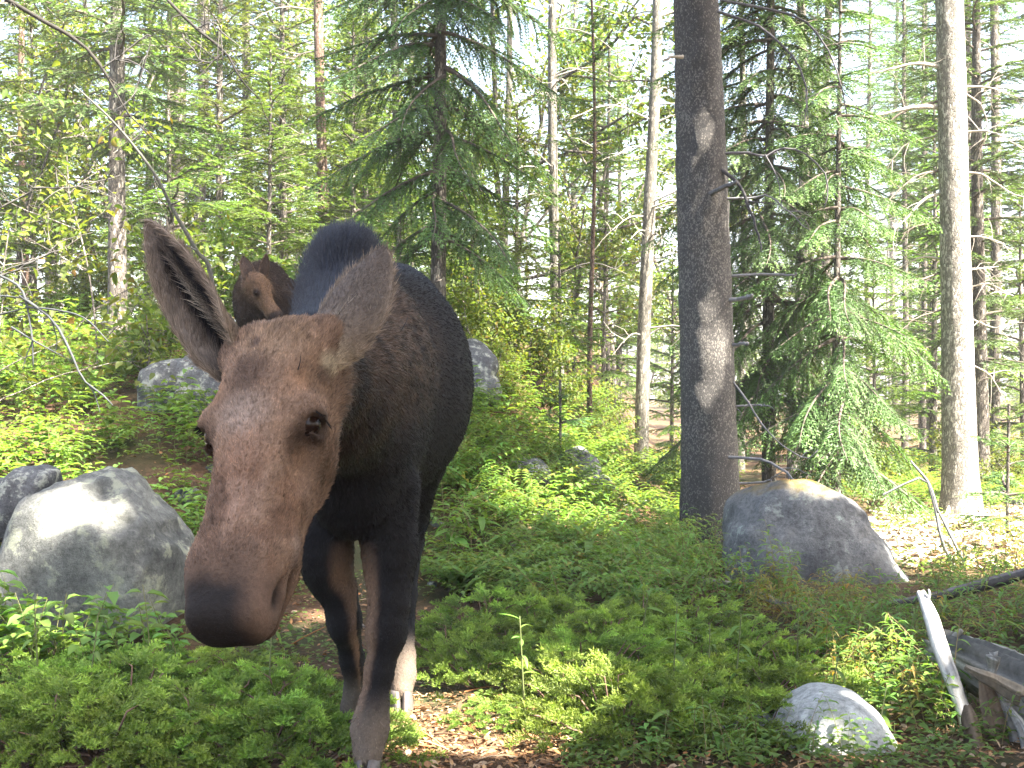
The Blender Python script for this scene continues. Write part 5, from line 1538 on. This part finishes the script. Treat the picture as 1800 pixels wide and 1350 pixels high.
# ------------------------------------------------------------------ the calf on the bank
def build_calf(ground_z):
    cx, cy = -1.80, 9.25
    O = at(451, 480, 9.05)                                   # poll
    Ltip = at(494, 556, 8.93)
    L = nrm(Ltip - O); ln = np.linalg.norm(Ltip - O)
    v = np.array([0.75, -0.60, 0.30]); Nn = nrm(v - (v @ L) * L); S = np.cross(Nn, L); R = np.stack([L, Nn, S], 1)
    h = lambda l, n, s: O + L * l + Nn * n + S * s
    z0 = ground_z
    f = Field(np.arange(-2.30, -1.02, 0.0085), np.arange(8.70, 10.35, 0.0095), np.arange(z0 - 0.06, 2.36, 0.0085))
    fwd = nrm(np.array([-0.62, -0.78, 0])); sd = np.array([-fwd[1], fwd[0], 0])
    B = lambda a, s, z: np.array([-1.76, 9.50, z0]) + fwd * a + sd * s + np.array([0, 0, z])
    RB = np.stack([sd, fwd, np.array([0, 0, 1.0])], 1)
    hgt = 2.32 - z0
    f.ell(B(0.18, 0, hgt*0.70), (0.145, 0.26, 0.215), RB)
    f.ell(B(-0.08, 0, hgt*0.70), (0.165, 0.30, 0.205), RB, k=0.08)
    f.ell(B(-0.34, 0, hgt*0.74), (0.15, 0.20, 0.205), RB, k=0.08)
    f.ell(B(0.18, 0, hgt*0.85), (0.07, 0.22, 0.16), RB, k=0.08)
    for a, s in ((0.24, 0.085), (0.20, -0.085)):
        f.cone(B(a, s, hgt*0.62), B(a + 0.02, s, hgt*0.36), 0.075, 0.040, k=0.04)
        f.cone(B(a + 0.02, s, hgt*0.36), B(a, s, 0.03), 0.034, 0.030, k=0.03)
    for a, s in ((-0.38, 0.085), (-0.44, -0.085)):
        f.cone(B(a, s, hgt*0.64), B(a + 0.05, s, hgt*0.46), 0.115, 0.060, k=0.04)
        f.cone(B(a + 0.05, s, hgt*0.46), B(a - 0.08, s, hgt*0.34), 0.055, 0.036, k=0.03)
        f.cone(B(a - 0.08, s, hgt*0.34), B(a - 0.02, s, 0.03), 0.032, 0.028, k=0.03)
    f.cone(B(0.26, 0, hgt*0.76), h(0.06, -0.08, 0), 0.15, 0.095, k=0.08)
    f.cone(B(0.30, 0, hgt*0.62), h(0.12, -0.12, 0), 0.10, 0.06, k=0.07)
    E = lambda c, r, k=0.03, cut=False: f.ell(h(*c), r, R, k, cut)
    E((0.07, -0.045, 0), (0.10, 0.072, 0.074)); E((0.14, -0.04, 0), (0.09, 0.050, 0.060))
    E((0.15, -0.095, 0), (0.10, 0.055, 0.045))
    f.cone(h(0.16, -0.06, 0), h(ln*0.86, -0.045, 0), 0.056, 0.044, k=0.03)
    E((ln*0.86, -0.045, 0), (0.055, 0.048, 0.048)); E((ln*0.93, -0.045, 0), (0.04, 0.042, 0.042))
    f.cone(h(0.18, -0.09, 0), h(ln*0.85, -0.075, 0), 0.04, 0.03, k=0.03)
    for s in (-1, 1):
        E((0.150, -0.040, 0.058*s), (0.032, 0.030, 0.022), 0.02)
        E((0.160, -0.035, 0.085*s), (0.016, 0.015, 0.014), 0.008, True)
        E((ln*0.92, -0.03, 0.052*s), (0.016, 0.009, 0.010), 0.008, True)
    V, F = f.mesh(3)
    N, T, fn = vert_normals(V, F)
    if (np.einsum('ij,ij->i', N, V - B(0, 0, hgt*0.7)) > 0).mean() < 0.5:
        F = F[:, ::-1]; N = -N
    q = V - O; l, n, s = q @ L, q @ Nn, q @ S
    LS = np.stack([l, n, s], 1)
    head = sstep(-0.06, 0.05, l) * sstep(-0.17, -0.05, n) * sstep(0.22, 0.15, np.abs(s)) * sstep(9.26, 9.16, V[:, 1])
    C = np.tile(np.array([0.026, 0.019, 0.016]), (len(V), 1))
    face = np.tile(np.array([0.098, 0.060, 0.037]), (len(V), 1))
    face = lerp_col(face, 0.5 * sstep(0.07, -0.02, l), (0.11, 0.066, 0.040))
    for sg in (-1, 1):
        face = lerp_col(face, 0.95 * blob(LS, (0.160, -0.03, 0.072*sg), (0.050, 0.044, 0.045)), (0.018, 0.012, 0.010))
        face = lerp_col(face, 0.7 * blob(LS, (0.14, -0.11, 0.06*sg), (0.13, 0.055, 0.05)), (0.10, 0.065, 0.048))
    face = lerp_col(face, sstep(ln*0.83, ln*0.93, l), (0.03, 0.022, 0.020))
    neckc = np.exp(-((V - h(0.0, -0.12, 0)) ** 2).sum(1) / 0.03)
    C = lerp_col(C, 0.7 * neckc, (0.085, 0.052, 0.034))
    C = C * (1 - head[:, None]) + face * head[:, None]
    flow = (-fwd + np.array([0, 0, -0.8]))[None] * (1 - head[:, None]) - L[None] * head[:, None]
    length = 0.032 * (1 - head) + 0.010 * head
    length = length * (1 - 0.85 * np.maximum(blob(LS, (0.16, -0.03, 0.075), (0.03,)*3), blob(LS, (0.16, -0.03, -0.075), (0.03,)*3)))
    root = empty('moose_calf', (-1.76, 9.50, z0))
    tag(root, 'young reddish-faced moose calf standing on the bank behind the cow', 'moose calf')
    inv = Matrix.Translation((1.76, -9.50, -z0))
    def put(o): o.matrix_parent_inverse = inv; return o
    put(link('body', make_mesh('body', V, [F], C), root, M_SKIN))
    put(hair('coat', V, F, flow, length, 1 + 2 * head, C * 1.15, 42000, M_FUR, root, lift=0.2, rad=0.0016, seed=31))
    for sg in (-1, 1):
        bv, bf = uv_sphere(h(0.158, -0.036, 0.068*sg), 0.0155)
        put(link('eye', make_mesh('eye', bv, bf, np.tile([.02, .01, .01], (len(bv), 1))), root, M_EYE))
    for b0, tip, op in ((h(0.03, -0.06, -0.045), at(428, 449, 9.05), (0.5, -1.0, -0.1)), (h(0.03, -0.06, 0.045), at(472, 447, 9.10), (0.9, -0.5, 0.1))):
        eV, eF, u, v, inn, A, Bx, Cx = ear_mesh(b0, tip, op, 0.105, nu=18, nv=11)
        ec = np.tile(np.array([0.075, 0.05, 0.035]), (len(eV), 1))
        ec = lerp_col(ec, inn * 0.8 * sstep(1.0, 0.6, np.abs(v)), (0.05, 0.035, 0.03))
        co = put(link('ear', make_mesh('ear', eV, [eF], ec), root, M_SKIN))
        (hair('ear_hair', eV, eF, np.tile(A, (len(eV), 1)), np.full(len(eV), 0.012), np.ones(len(eV)), ec * 1.15, 1500, M_FUR, co, lift=0.15, rad=0.0012, seed=33))
    for a, s in ((0.24, 0.085), (0.20, -0.085), (-0.40, 0.085), (-0.46, -0.085)):
        b = Buf(); c = B(a, s, 0.004); hoof_mesh(b, c, fwd, 0.035, 0.05, 0.09)
        put(link('hoof', b.mesh('hoof'), root, M_HOOF))

build_calf(terrain(-1.76, 9.50))
# ------------------------------------------------------------------ dead wood
def log_mesh(buf, pts, radii, col, seed, sides=40, n=40, groove=0.075, hollow=True):
    """weathered log with long cracks and a ragged end"""
    r = np.random.default_rng(seed)
    P = spline(pts, n); R = np.interp(np.linspace(0, 1, n), np.linspace(0, 1, len(radii)), radii)
    T = nrm(np.gradient(P, axis=0)); ref = np.array([0, 0, 1.0]) if abs(T[:, 2]).mean() < 0.8 else np.array([1.0, 0, 0])
    A = nrm(np.cross(T, ref)); B = np.cross(T, A); a = np.linspace(0, 2*np.pi, sides, endpoint=False)
    g = 1 + groove * r.standard_normal(sides)[None] + 0.018 * r.standard_normal((n, sides))
    g[:, ::5] -= 0.12
    V = P[:, None] + (A[:, None] * np.cos(a)[None, :, None] + B[:, None] * np.sin(a)[None, :, None]) * (R[:, None] * g)[..., None]
    rag = r.uniform(0, 0.6, sides) * R[0]
    V[0] -= T[0] * rag[:, None] * 1.0; V[-1] += T[-1] * (r.uniform(0, 0.35, sides) * R[-1])[:, None]
    C = np.array(col) * (0.35 + 0.95 * r.random(sides))[None, :, None] * (0.85 + 0.3 * r.random((n, sides)))[..., None]
    i = np.arange(n-1)[:, None] * sides; j = np.arange(sides)[None]; k = (j + 1) % sides
    Q = np.stack([i+j, i+k, i+k+sides, i+j+sides], -1).reshape(-1, 4)
    V = np.vstack([V.reshape(-1, 3), P[:1] + T[:1] * R[0] * 0.4, P[-1:]])
    C = np.vstack([C.reshape(-1, 3), [np.array(col) * 0.35] * 2])
    j = j[0]; k = k[0]; m = n * sides
    TT = np.concatenate([np.stack([k, j, np.full(sides, m)], 1), np.stack([m - sides + j, m - sides + k, np.full(sides, m + 1)], 1)])
    buf.add(V, TT, Q, C)

def wood_thing(name, label, cat, org, bufs, group=None):
    o = empty(name, org); tag(o, label, cat, group)
    for nm, b in bufs:
        c = link(nm, b.mesh(nm), o, M_DEAD); c.matrix_parent_inverse = Matrix.Translation(tuple(-x for x in org))
    return o
b = Buf(); log_mesh(b, [at(1655, 1140, 5.25), at(1730, 1175, 4.95), at(1810, 1215, 4.7), at(1900, 1255, 4.5)], [0.075, 0.10, 0.115, 0.12], (0.21, 0.20, 0.175), 3)
b2 = Buf(); tube(b2, spline([at(1675, 1135, 5.2), at(1682, 1118, 5.15), at(1690, 1108, 5.12)], 6), [0.03, 0.018, 0.008], 7, (0.26, 0.24, 0.2), rough=0.15)
wood_thing('fallen_log', 'weathered grey log lying behind the splintered white stump', 'log', tuple(gp(1750, 4.9)), [('trunk', b), ('stub', b2)])
roots = []
for nm, q, rr, c, dd in (('root', [(1700, 1235), (1706, 1270), (1715, 1330), (1722, 1400)], .030, (.15, .11, .075), 0), ('root', [(1752, 1200), (1768, 1240), (1792, 1300), (1815, 1350), (1830, 1420)], .050, (.26, .25, .235), .05),
                 ('root', [(1722, 1190), (1735, 1230), (1748, 1290), (1752, 1380)], .034, (.17, .12, .08), .04), ('root', [(1800, 1225), (1835, 1280), (1870, 1380)], .07, (.20, .19, .175), .1), ('splinter', [(1695, 1172), (1722, 1186), (1752, 1208), (1790, 1225)], .022, (.20, .165, .12), 0),
                 ('splinter', [(1735, 1195), (1745, 1175), (1748, 1160)], .016, (.26, .25, .22), .02), ('splinter', [(1775, 1240), (1800, 1290), (1812, 1350)], .020, (.32, .31, .29), -.05)):
    b = Buf(); P = [at(x, y, 4.55 + dd - 0.02 * i) + rng.normal(0, 0.008, 3) for i, (x, y) in enumerate(q)]
    log_mesh(b, P, [rr * 0.35, rr * 0.8, rr, rr * 1.3], c, int(rr * 1000) + len(roots), sides=16, n=34, groove=0.24)
    roots.append((nm, b))
wood_thing('tree_stump', 'splintered rotten stump with bleached roots in front of the grey log', 'stump', tuple(gp(1780, 4.5)), roots)
b = Buf(); log_mesh(b, [at(1618, 1042, 4.95), at(1635, 1085, 4.9), at(1650, 1135, 4.85), at(1672, 1195, 4.8), at(1695, 1262, 4.75), at(1710, 1330, 4.7)], [0.018, 0.030, 0.032, 0.030, 0.028, 0.03], (0.55, 0.53, 0.50), 8, sides=12, n=26, groove=0.14)
b2 = Buf(); tube(b2, spline([at(1628, 1060, 4.93), at(1634, 1045, 4.92), at(1632, 1036, 4.92)], 5), [0.010, 0.003], 5, (0.55, 0.53, 0.5), rough=0.1)
wood_thing('dead_stick', 'bleached white broken stick standing upright beside the log', 'stick', tuple(gp(1690, 4.75)), [('stem', b), ('splinter', b2)])
b = Buf(); log_mesh(b, [at(1560, 1062, 7.0), at(1640, 1050, 6.9), at(1720, 1030, 6.8), at(1810, 1005, 6.7)], [0.02, 0.03, 0.035, 0.03], (0.15, 0.13, 0.125), 9, sides=12)
wood_thing('fallen_branch', 'dark fallen branch lying across the ferns by the clearing', 'branch', tuple(gp(1680, 6.85)), [('stem', b)])
b = Buf()
for q in ([(1552, 870), (1620, 840), (1640, 880), (1655, 950), (1680, 1000), (1700, 1035)], [(1640, 880), (1670, 940), (1690, 980), (1712, 1020)], [(1600, 810), (1632, 850), (1648, 900)], [(1700, 960), (1690, 1000), (1680, 1030)]):
    tube(b, spline([at(x, y, 8.6) for x, y in q], 12), [0.008, 0.014], 5, (0.17, 0.17, 0.165), rough=0.08)
wood_thing('dead_sapling', 'thin bare dead sapling at the edge of the sunny clearing', 'sapling', tuple(gp(1705, 8.6)), [('stems', b)])
for q, r0 in (([(1405, 1085), (1350, 1062), (1290, 1040), (1230, 1030)], .03), ([(640, 1105), (600, 1062), (560, 1050)], .006), ([(700, 1050), (640, 1030)], .005)):
    b = Buf()
    P = [on_ground(x, y + 6) + np.array([0, 0, 0.02 + r0]) for x, y in q]
    tube(b, spline(P, 10), [r0, r0 * 0.6], 7, (0.2, 0.17, 0.14), rough=0.1) if r0 < .02 else log_mesh(b, P, [r0 * .7, r0], (0.24, 0.22, 0.2), 14, sides=10, n=14)
    wood_thing('fallen_branch', {.03: 'grey branch half hidden under the yellowing plants', .006: 'short brown twig lying on the path behind the muzzle of the moose', .005: 'thin twig lying on the path between the front legs of the moose'}[r0], 'branch', tuple(P[1]), [('stem', b)])

# bare twigs fallen down the bank
b = Buf()
for i, (q, r0) in enumerate((([(-40, 470), (0, 485), (35, 505), (48, 540), (57, 600), (58, 645)], .011), ([(35, 520), (90, 560), (120, 610), (145, 665), (178, 692), (198, 712)], .010), ([(45, 540), (100, 545), (150, 560), (190, 600)], .008),
                             ([(20, 575), (70, 605), (128, 635)], .007), ([(145, 665), (165, 690), (176, 725)], .006), ([(-40, 520), (0, 520), (50, 525)], .010), ([(57, 600), (45, 630), (40, 650)], .005), ([(90, 560), (100, 600), (92, 640)], .005), ([(-30, 560), (20, 548), (48, 540)], .008))):
    tube(b, spline([at(x, y, 7.9 - 0.002 * x) for x, y in q], 12), [r0, r0 * 0.4], 6, (0.060, 0.064, 0.066), rough=0.09)
wood_thing('fallen_branch', 'forked grey dead branch sprawling down the leafy bank', 'branch', tuple(gp(60, 8.4)), [('twigs', b)])
b = Buf(); tube(b, spline([on_ground(x, y) + np.array([0, 0, 0.03]) for x, y in ((300, 596), (345, 604), (385, 618), (420, 620))], 10), [.02, .03], 8, (0.34, 0.33, 0.32), rough=0.1)
wood_thing('fallen_branch', 'curved pale branch lying on top of the square-topped boulder', 'branch', tuple(on_ground(350, 606)), [('stem', b)])

# leaning dead stem behind the ear, drooping lichen branches of a tree beyond the frame
b = Buf(); g0 = gp(392, 9.6)
tube(b, spline([g0, at(372, 490, 9.5), at(345, 440, 9.4), at(300, 360, 9.3), at(268, 300, 9.2), at(200, 215, 9.1), at(130, 150, 9.0)], 30), [0.020, 0.014, 0.006], 7, (0.095, 0.095, 0.082), rough=0.08)
for k, q in enumerate([[(300, 360), (330, 345), (352, 300)], [(268, 300), (280, 330), (310, 338)], [(230, 250), (250, 230), (255, 200)], [(200, 215), (180, 230), (165, 262)], [(345, 440), (320, 430), (300, 440)]]):
    tube(b, spline([at(x, y, 9.25) for x, y in q], 7), [0.007, 0.002], 4, (0.085, 0.083, 0.075))
wood_thing('leaning_sapling', 'thin pale dead sapling leaning behind the raised ear of the moose', 'sapling', tuple(g0), [('stem', b)])
g0 = gp(-260, 8.2)
og = empty('bare_tree', tuple(g0)); tag(og, 'lichen-hung bare tree whose drooping dark branches reach in over the bank', 'tree')
tm, ax, rd = trunk_mesh(8.0, 0.10, 0.03, 88, sides=14); link('trunk', tm, og, M_BARK)
for i, (q, r0, c) in enumerate((([(-260, -120), (-60, -40), (60, 28), (140, 75), (182, 122), (205, 165), (232, 205), (268, 245)], .017, (.035, .032, .026)), ([(-260, -300), (60, -160), (250, -40), (335, 42), (395, 92), (425, 140), (455, 172)], .017, (.035, .032, .028)),
                                ([(-260, 430), (-60, 390), (30, 350), (66, 325)], .012, (.085, .08, .07)), ([(60, 330), (130, 328), (212, 310)], .006, (.09, .085, .075)), ([(-260, 560), (0, 485), (50, 462), (105, 440)], .010, (.09, .085, .078)), ([(182, 118), (215, 95), (262, 60), (255, 110), (235, 180)], .006, (.08, .075, .07)),
                                ([(395, 92), (360, 110), (320, 60)], .005, (.08, .075, .07)), ([(345, 50), (375, 40), (390, 60)], .005, (.08, .075, .07)))):
    px_branch(og, q, 8.2, r0, .004, c, 9, 400 + i, dd=np.zeros(len(q)), tl=0.28)

# ---- young broadleaf saplings with their own leaves
def sapling(px, d, h, nl, seed, label, lean=0.0, leaf=0.075):
    g = gp(px, d); o = broadleaf('broadleaf_sapling', h, 1.3, nl, seed, label, r0=0.010, base=0.3, leaf=leaf)
    o.location = tuple(g); o['category'] = 'sapling'; o.rotation_euler = (0, lean, seed); return o
sapling(248, 9.9, 0.95, 420, 610, 'little yellow-green sapling beside the raised ear of the moose')
sapling(-25, 8.6, 2.2, 520, 611, 'slim leafy sapling with broad leaves in front of the bare tree')
sapling(170, 10.4, 2.9, 520, 612, 'tall loose sapling with bluish leaves beside the leaning dead stem')
sapling(560, 11.5, 1.0, 520, 613, 'leafy bush on the bank behind the calf')
sapling(300, 11.0, 1.2, 520, 614, 'leafy bush at the top of the bank near the slender spruce')

# ------------------------------------------------------------------ litter on the path and the bank
M_LITTER = attr_mat('dry_litter', rough=0.85, spec=0.2)
def litter():
    r = np.random.default_rng(91); b = Buf(); t = Buf()
    pts = []
    for n, px0, px1, d0, d1 in ((2200, 480, 1000, 4.05, 5.2), (1200, 950, 1850, 4.0, 4.8), (700, 480, 760, 5.0, 7.4), (1300, 760, 1120, 8.0, 11.0), (900, -50, 440, 6.0, 11.0), (1300, 980, 1750, 4.2, 9.0), (900, 1540, 1880, 8.5, 12.5), (400, 200, 430, 9.5, 12.0)):
        d = np.sqrt(r.uniform(d0*d0, d1*d1, n)); px = r.uniform(px0, px1, n); pts.append(np.stack([(px - 900) / F_PX * d, d], 1))
    P = np.concatenate(pts); n = len(P); z = terrain(P[:, 0], P[:, 1]) + r.uniform(0.004, 0.018, n)
    base = np.column_stack([P, z]); d = r.standard_normal((n, 3)); d[:, 2] = r.normal(0, 0.22, n)
    up = np.array([0, 0, 1.0]) + r.standard_normal((n, 3)) * 0.35
    L = r.uniform(0.012, 0.042, n); pal = np.array([(.30, .165, .075), (.36, .22, .11), (.20, .11, .055), (.38, .27, .17), (.33, .15, .06), (.12, .075, .045)])
    leaves(b, base, d, up, L, L * r.uniform(0.35, 0.7, n), r.normal(0.05, 0.15, n), pal[r.integers(0, 6, n)] * r.uniform(0.7, 1.2, (n, 1)), fold=0.15)
    o = link('dry_leaves', b.mesh('dry_leaves', smooth=False), None, M_LITTER); tag(o, 'dry brown leaves scattered over path and bank', 'leaf litter', kind='stuff')
    b = Buf(); nn = 4200                                          # pale blades standing in for bright sunlight on the clearing
    dq = np.sqrt(r.uniform(8.6**2, 13.0**2, nn)); xq = (r.uniform(1535, 1900, nn) - 900) / F_PX * dq
    bq = np.column_stack([xq, dq, terrain(xq, dq) + r.uniform(0.005, 0.03, nn)]); dqv = r.standard_normal((nn, 3)); dqv[:, 2] = r.normal(0.1, 0.3, nn)
    Lq = r.uniform(0.05, 0.15, nn)
    leaves(b, bq, dqv, np.array([0, 0, 1.0]) + r.standard_normal((nn, 3)) * 0.3, Lq, Lq * r.uniform(0.12, 0.4, nn), 0.15, np.array([.52, .45, .34]) * r.uniform(0.7, 1.15, (nn, 1)), fold=0.1)
    o = link('sunlight_grass', b.mesh('sunlight_grass', smooth=False), None, M_LITTER); tag(o, 'dry grass and leaves coloured pale to imitate sunlight on the clearing', 'dry grass', kind='stuff')
    # needles and twigs
    m = 11000
    k = r.integers(0, n, m); q = base[k] + np.column_stack([r.normal(0, 0.12, (m, 2)), np.zeros(m)])
    q[:, 2] = terrain(q[:, 0], q[:, 1]) + 0.006
    dd = r.standard_normal((m, 3)); dd[:, 2] *= 0.12; dd = nrm(dd)
    V, T = needle_tris(q, dd, nrm(np.cross(dd, [0, 0, 1.0])), r.uniform(0.03, 0.09, m), r.uniform(0.0015, 0.004, m))
    t.add(V, T, None, np.repeat(pal[r.integers(0, 6, m)] * r.uniform(0.6, 1.2, (m, 1)), 3, 0))
    for i in range(150):
        a = q[r.integers(m)]; dr = nrm(np.array([*r.standard_normal(2), r.normal(0, 0.1)])) * r.uniform(0.08, 0.3)
        tube(t, spline([a, a + dr * 0.5 + np.array([0, 0, 0.012]), a + dr], 4), [0.004, 0.002], 4, pal[r.integers(6)], cap=False)
    o = link('twig_litter', t.mesh('twig_litter', smooth=False), None, M_LITTER); tag(o, 'fallen needles and twigs strewn on the forest floor', 'leaf litter', kind='stuff')
litter()
# ------------------------------------------------------------------ thin volume added to imitate lens glow and soften the far trees
def build_haze():
    b = Buf(); x, y0, y1, z0, z1 = 263.0, -16.0, 323.0, -1.5, 30.0
    V = [(sx, yy, zz) for zz in (z0, z1) for sx, yy in ((-x, y0), (x, y0), (x, y1), (-x, y1))]
    b.add(V, None, [(3, 2, 1, 0), (4, 5, 6, 7), (0, 1, 5, 4), (1, 2, 6, 5), (2, 3, 7, 6), (3, 0, 4, 7)])
    m = bpy.data.materials.new('glow_haze'); m.use_nodes = True; N = m.node_tree.nodes; L = m.node_tree.links
    N.remove(N['Principled BSDF'])
    v = N.new('ShaderNodeVolumePrincipled'); v.inputs['Color'].default_value = (0.95, 0.97, 1.0, 1); v.inputs['Density'].default_value = HAZE
    v.inputs['Anisotropy'].default_value = 0.0
    L.new(v.outputs[0], N['Material Output'].inputs['Volume'])
    o = link('haze', b.mesh('haze', smooth=False), None, m); tag(o, 'thin haze volume added to imitate the soft glow of the lens', 'haze', kind='stuff')
HAZE = 0.0015
build_haze()
# ------------------------------------------------------------------ labels of look-alikes: say what each set stands by
MARKS = [('the white boulder', at(1500, 1290, 4.4)), ('the sunlit path', gp(800, 4.7)), ('the front legs of the moose', (-0.45, 4.3, 0)), ('the mossy boulder', (2.45, 9.5, 0)),
         ('the thick dark trunk', (1.6, 9.6, 0)), ('the weathered grey log', (1.9, 4.9, 0)), ('the big pale boulder', (-2.0, 5.7, 0)), ('the speckled square-topped boulder', (-2.6, 9.4, 0)),
         ('the moose calf', (-1.76, 9.3, 0)), ('the tiny fir sapling', (0.4, 10.6, 0)), ('the pale sunlit trunk', (4.4, 11.9, 0)), ('the forked dead branch', (-3.0, 8.0, 0)),
         ('the broad-leaved plants', (-0.3, 7.4, 0)), ('the bleached upright stick', (1.65, 4.9, 0)), ('the dark fallen branch', (2.6, 6.9, 0)), ('the flat stone on the bank', (0.15, 9.2, 0))]
FAR = [(-120, 110, 'beyond the forked dead branch'), (110, 330, 'beyond the slender spruce'), (330, 520, 'beyond the moose calf'), (520, 690, 'beyond the hump of the moose'), (690, 860, 'beyond the drooping dark spruce'),
       (860, 1080, 'beyond the tiny fir sapling'), (1080, 1280, 'beyond the thick dark trunk'), (1280, 1480, 'beyond the tall fir'), (1480, 1640, 'beyond the mossy boulder'), (1640, 1800, 'beyond the pale sunlit trunk')]
SHORT = {'fir': 'sunlit yellow-green fir', 'firb': 'bushy sunlit young fir', 'spr': 'tall green spruce', 'pine': 'thin grey pine with bare twigs', 'pinep': 'pale sun-bleached pine with bare twigs',
         'piner': 'reddish pine with bare twigs', 'asp': 'bright green broadleaf tree', 'bush': 'low bright leafy bush'}
BASE = {KINDS[k][3]: v for k, v in (('ovate', 'leafy plant with paired oval leaves'), ('lance', 'green plant with long narrow arching leaves'), ('yellow', 'yellowing narrow-leaved plant'), ('fern', 'low ferny plant with small leaflets'))}
for o in list(SC.objects):
    if o.parent is not None or 'label' not in o or 'group' not in o: continue
    lab = o['label']; P = np.array(o.location)
    near = min(MARKS, key=lambda m: (m[1][0] - P[0]) ** 2 + (m[1][1] - P[1]) ** 2)[0]
    new = None
    for k, v in LAB.items():
        if lab == v:
            px = 900 + P[0] / P[1] * F_PX
            zone = min(FAR, key=lambda z: max(z[0] - px, px - z[1], 0))[2]
            deep = 'deep in the forest' if P[1] > 40 else ('further back' if P[1] > 22 else 'close')
            new = (SHORT[k] + ' ' + deep + ' ' + zone, SHORT[k] + ' ' + deep + ' ' + zone)
    if lab in BASE: new = (BASE[lab] + ' growing near ' + near, BASE[lab] + 's near ' + near)
    if o.name.startswith('juniper'):
        t = 'dark' if 'muzzle' in lab else 'bright'
        new = ('dark green juniper under the muzzle near ' + near if t == 'dark' else 'bright green creeping juniper near ' + near, t + ' juniper near ' + near)
    if o.name.startswith('stone'): new = ('small grey stone half buried near ' + near, 'small stones near ' + near)
    if new:
        o['label'] = new[0]; o['group'] = new[1]
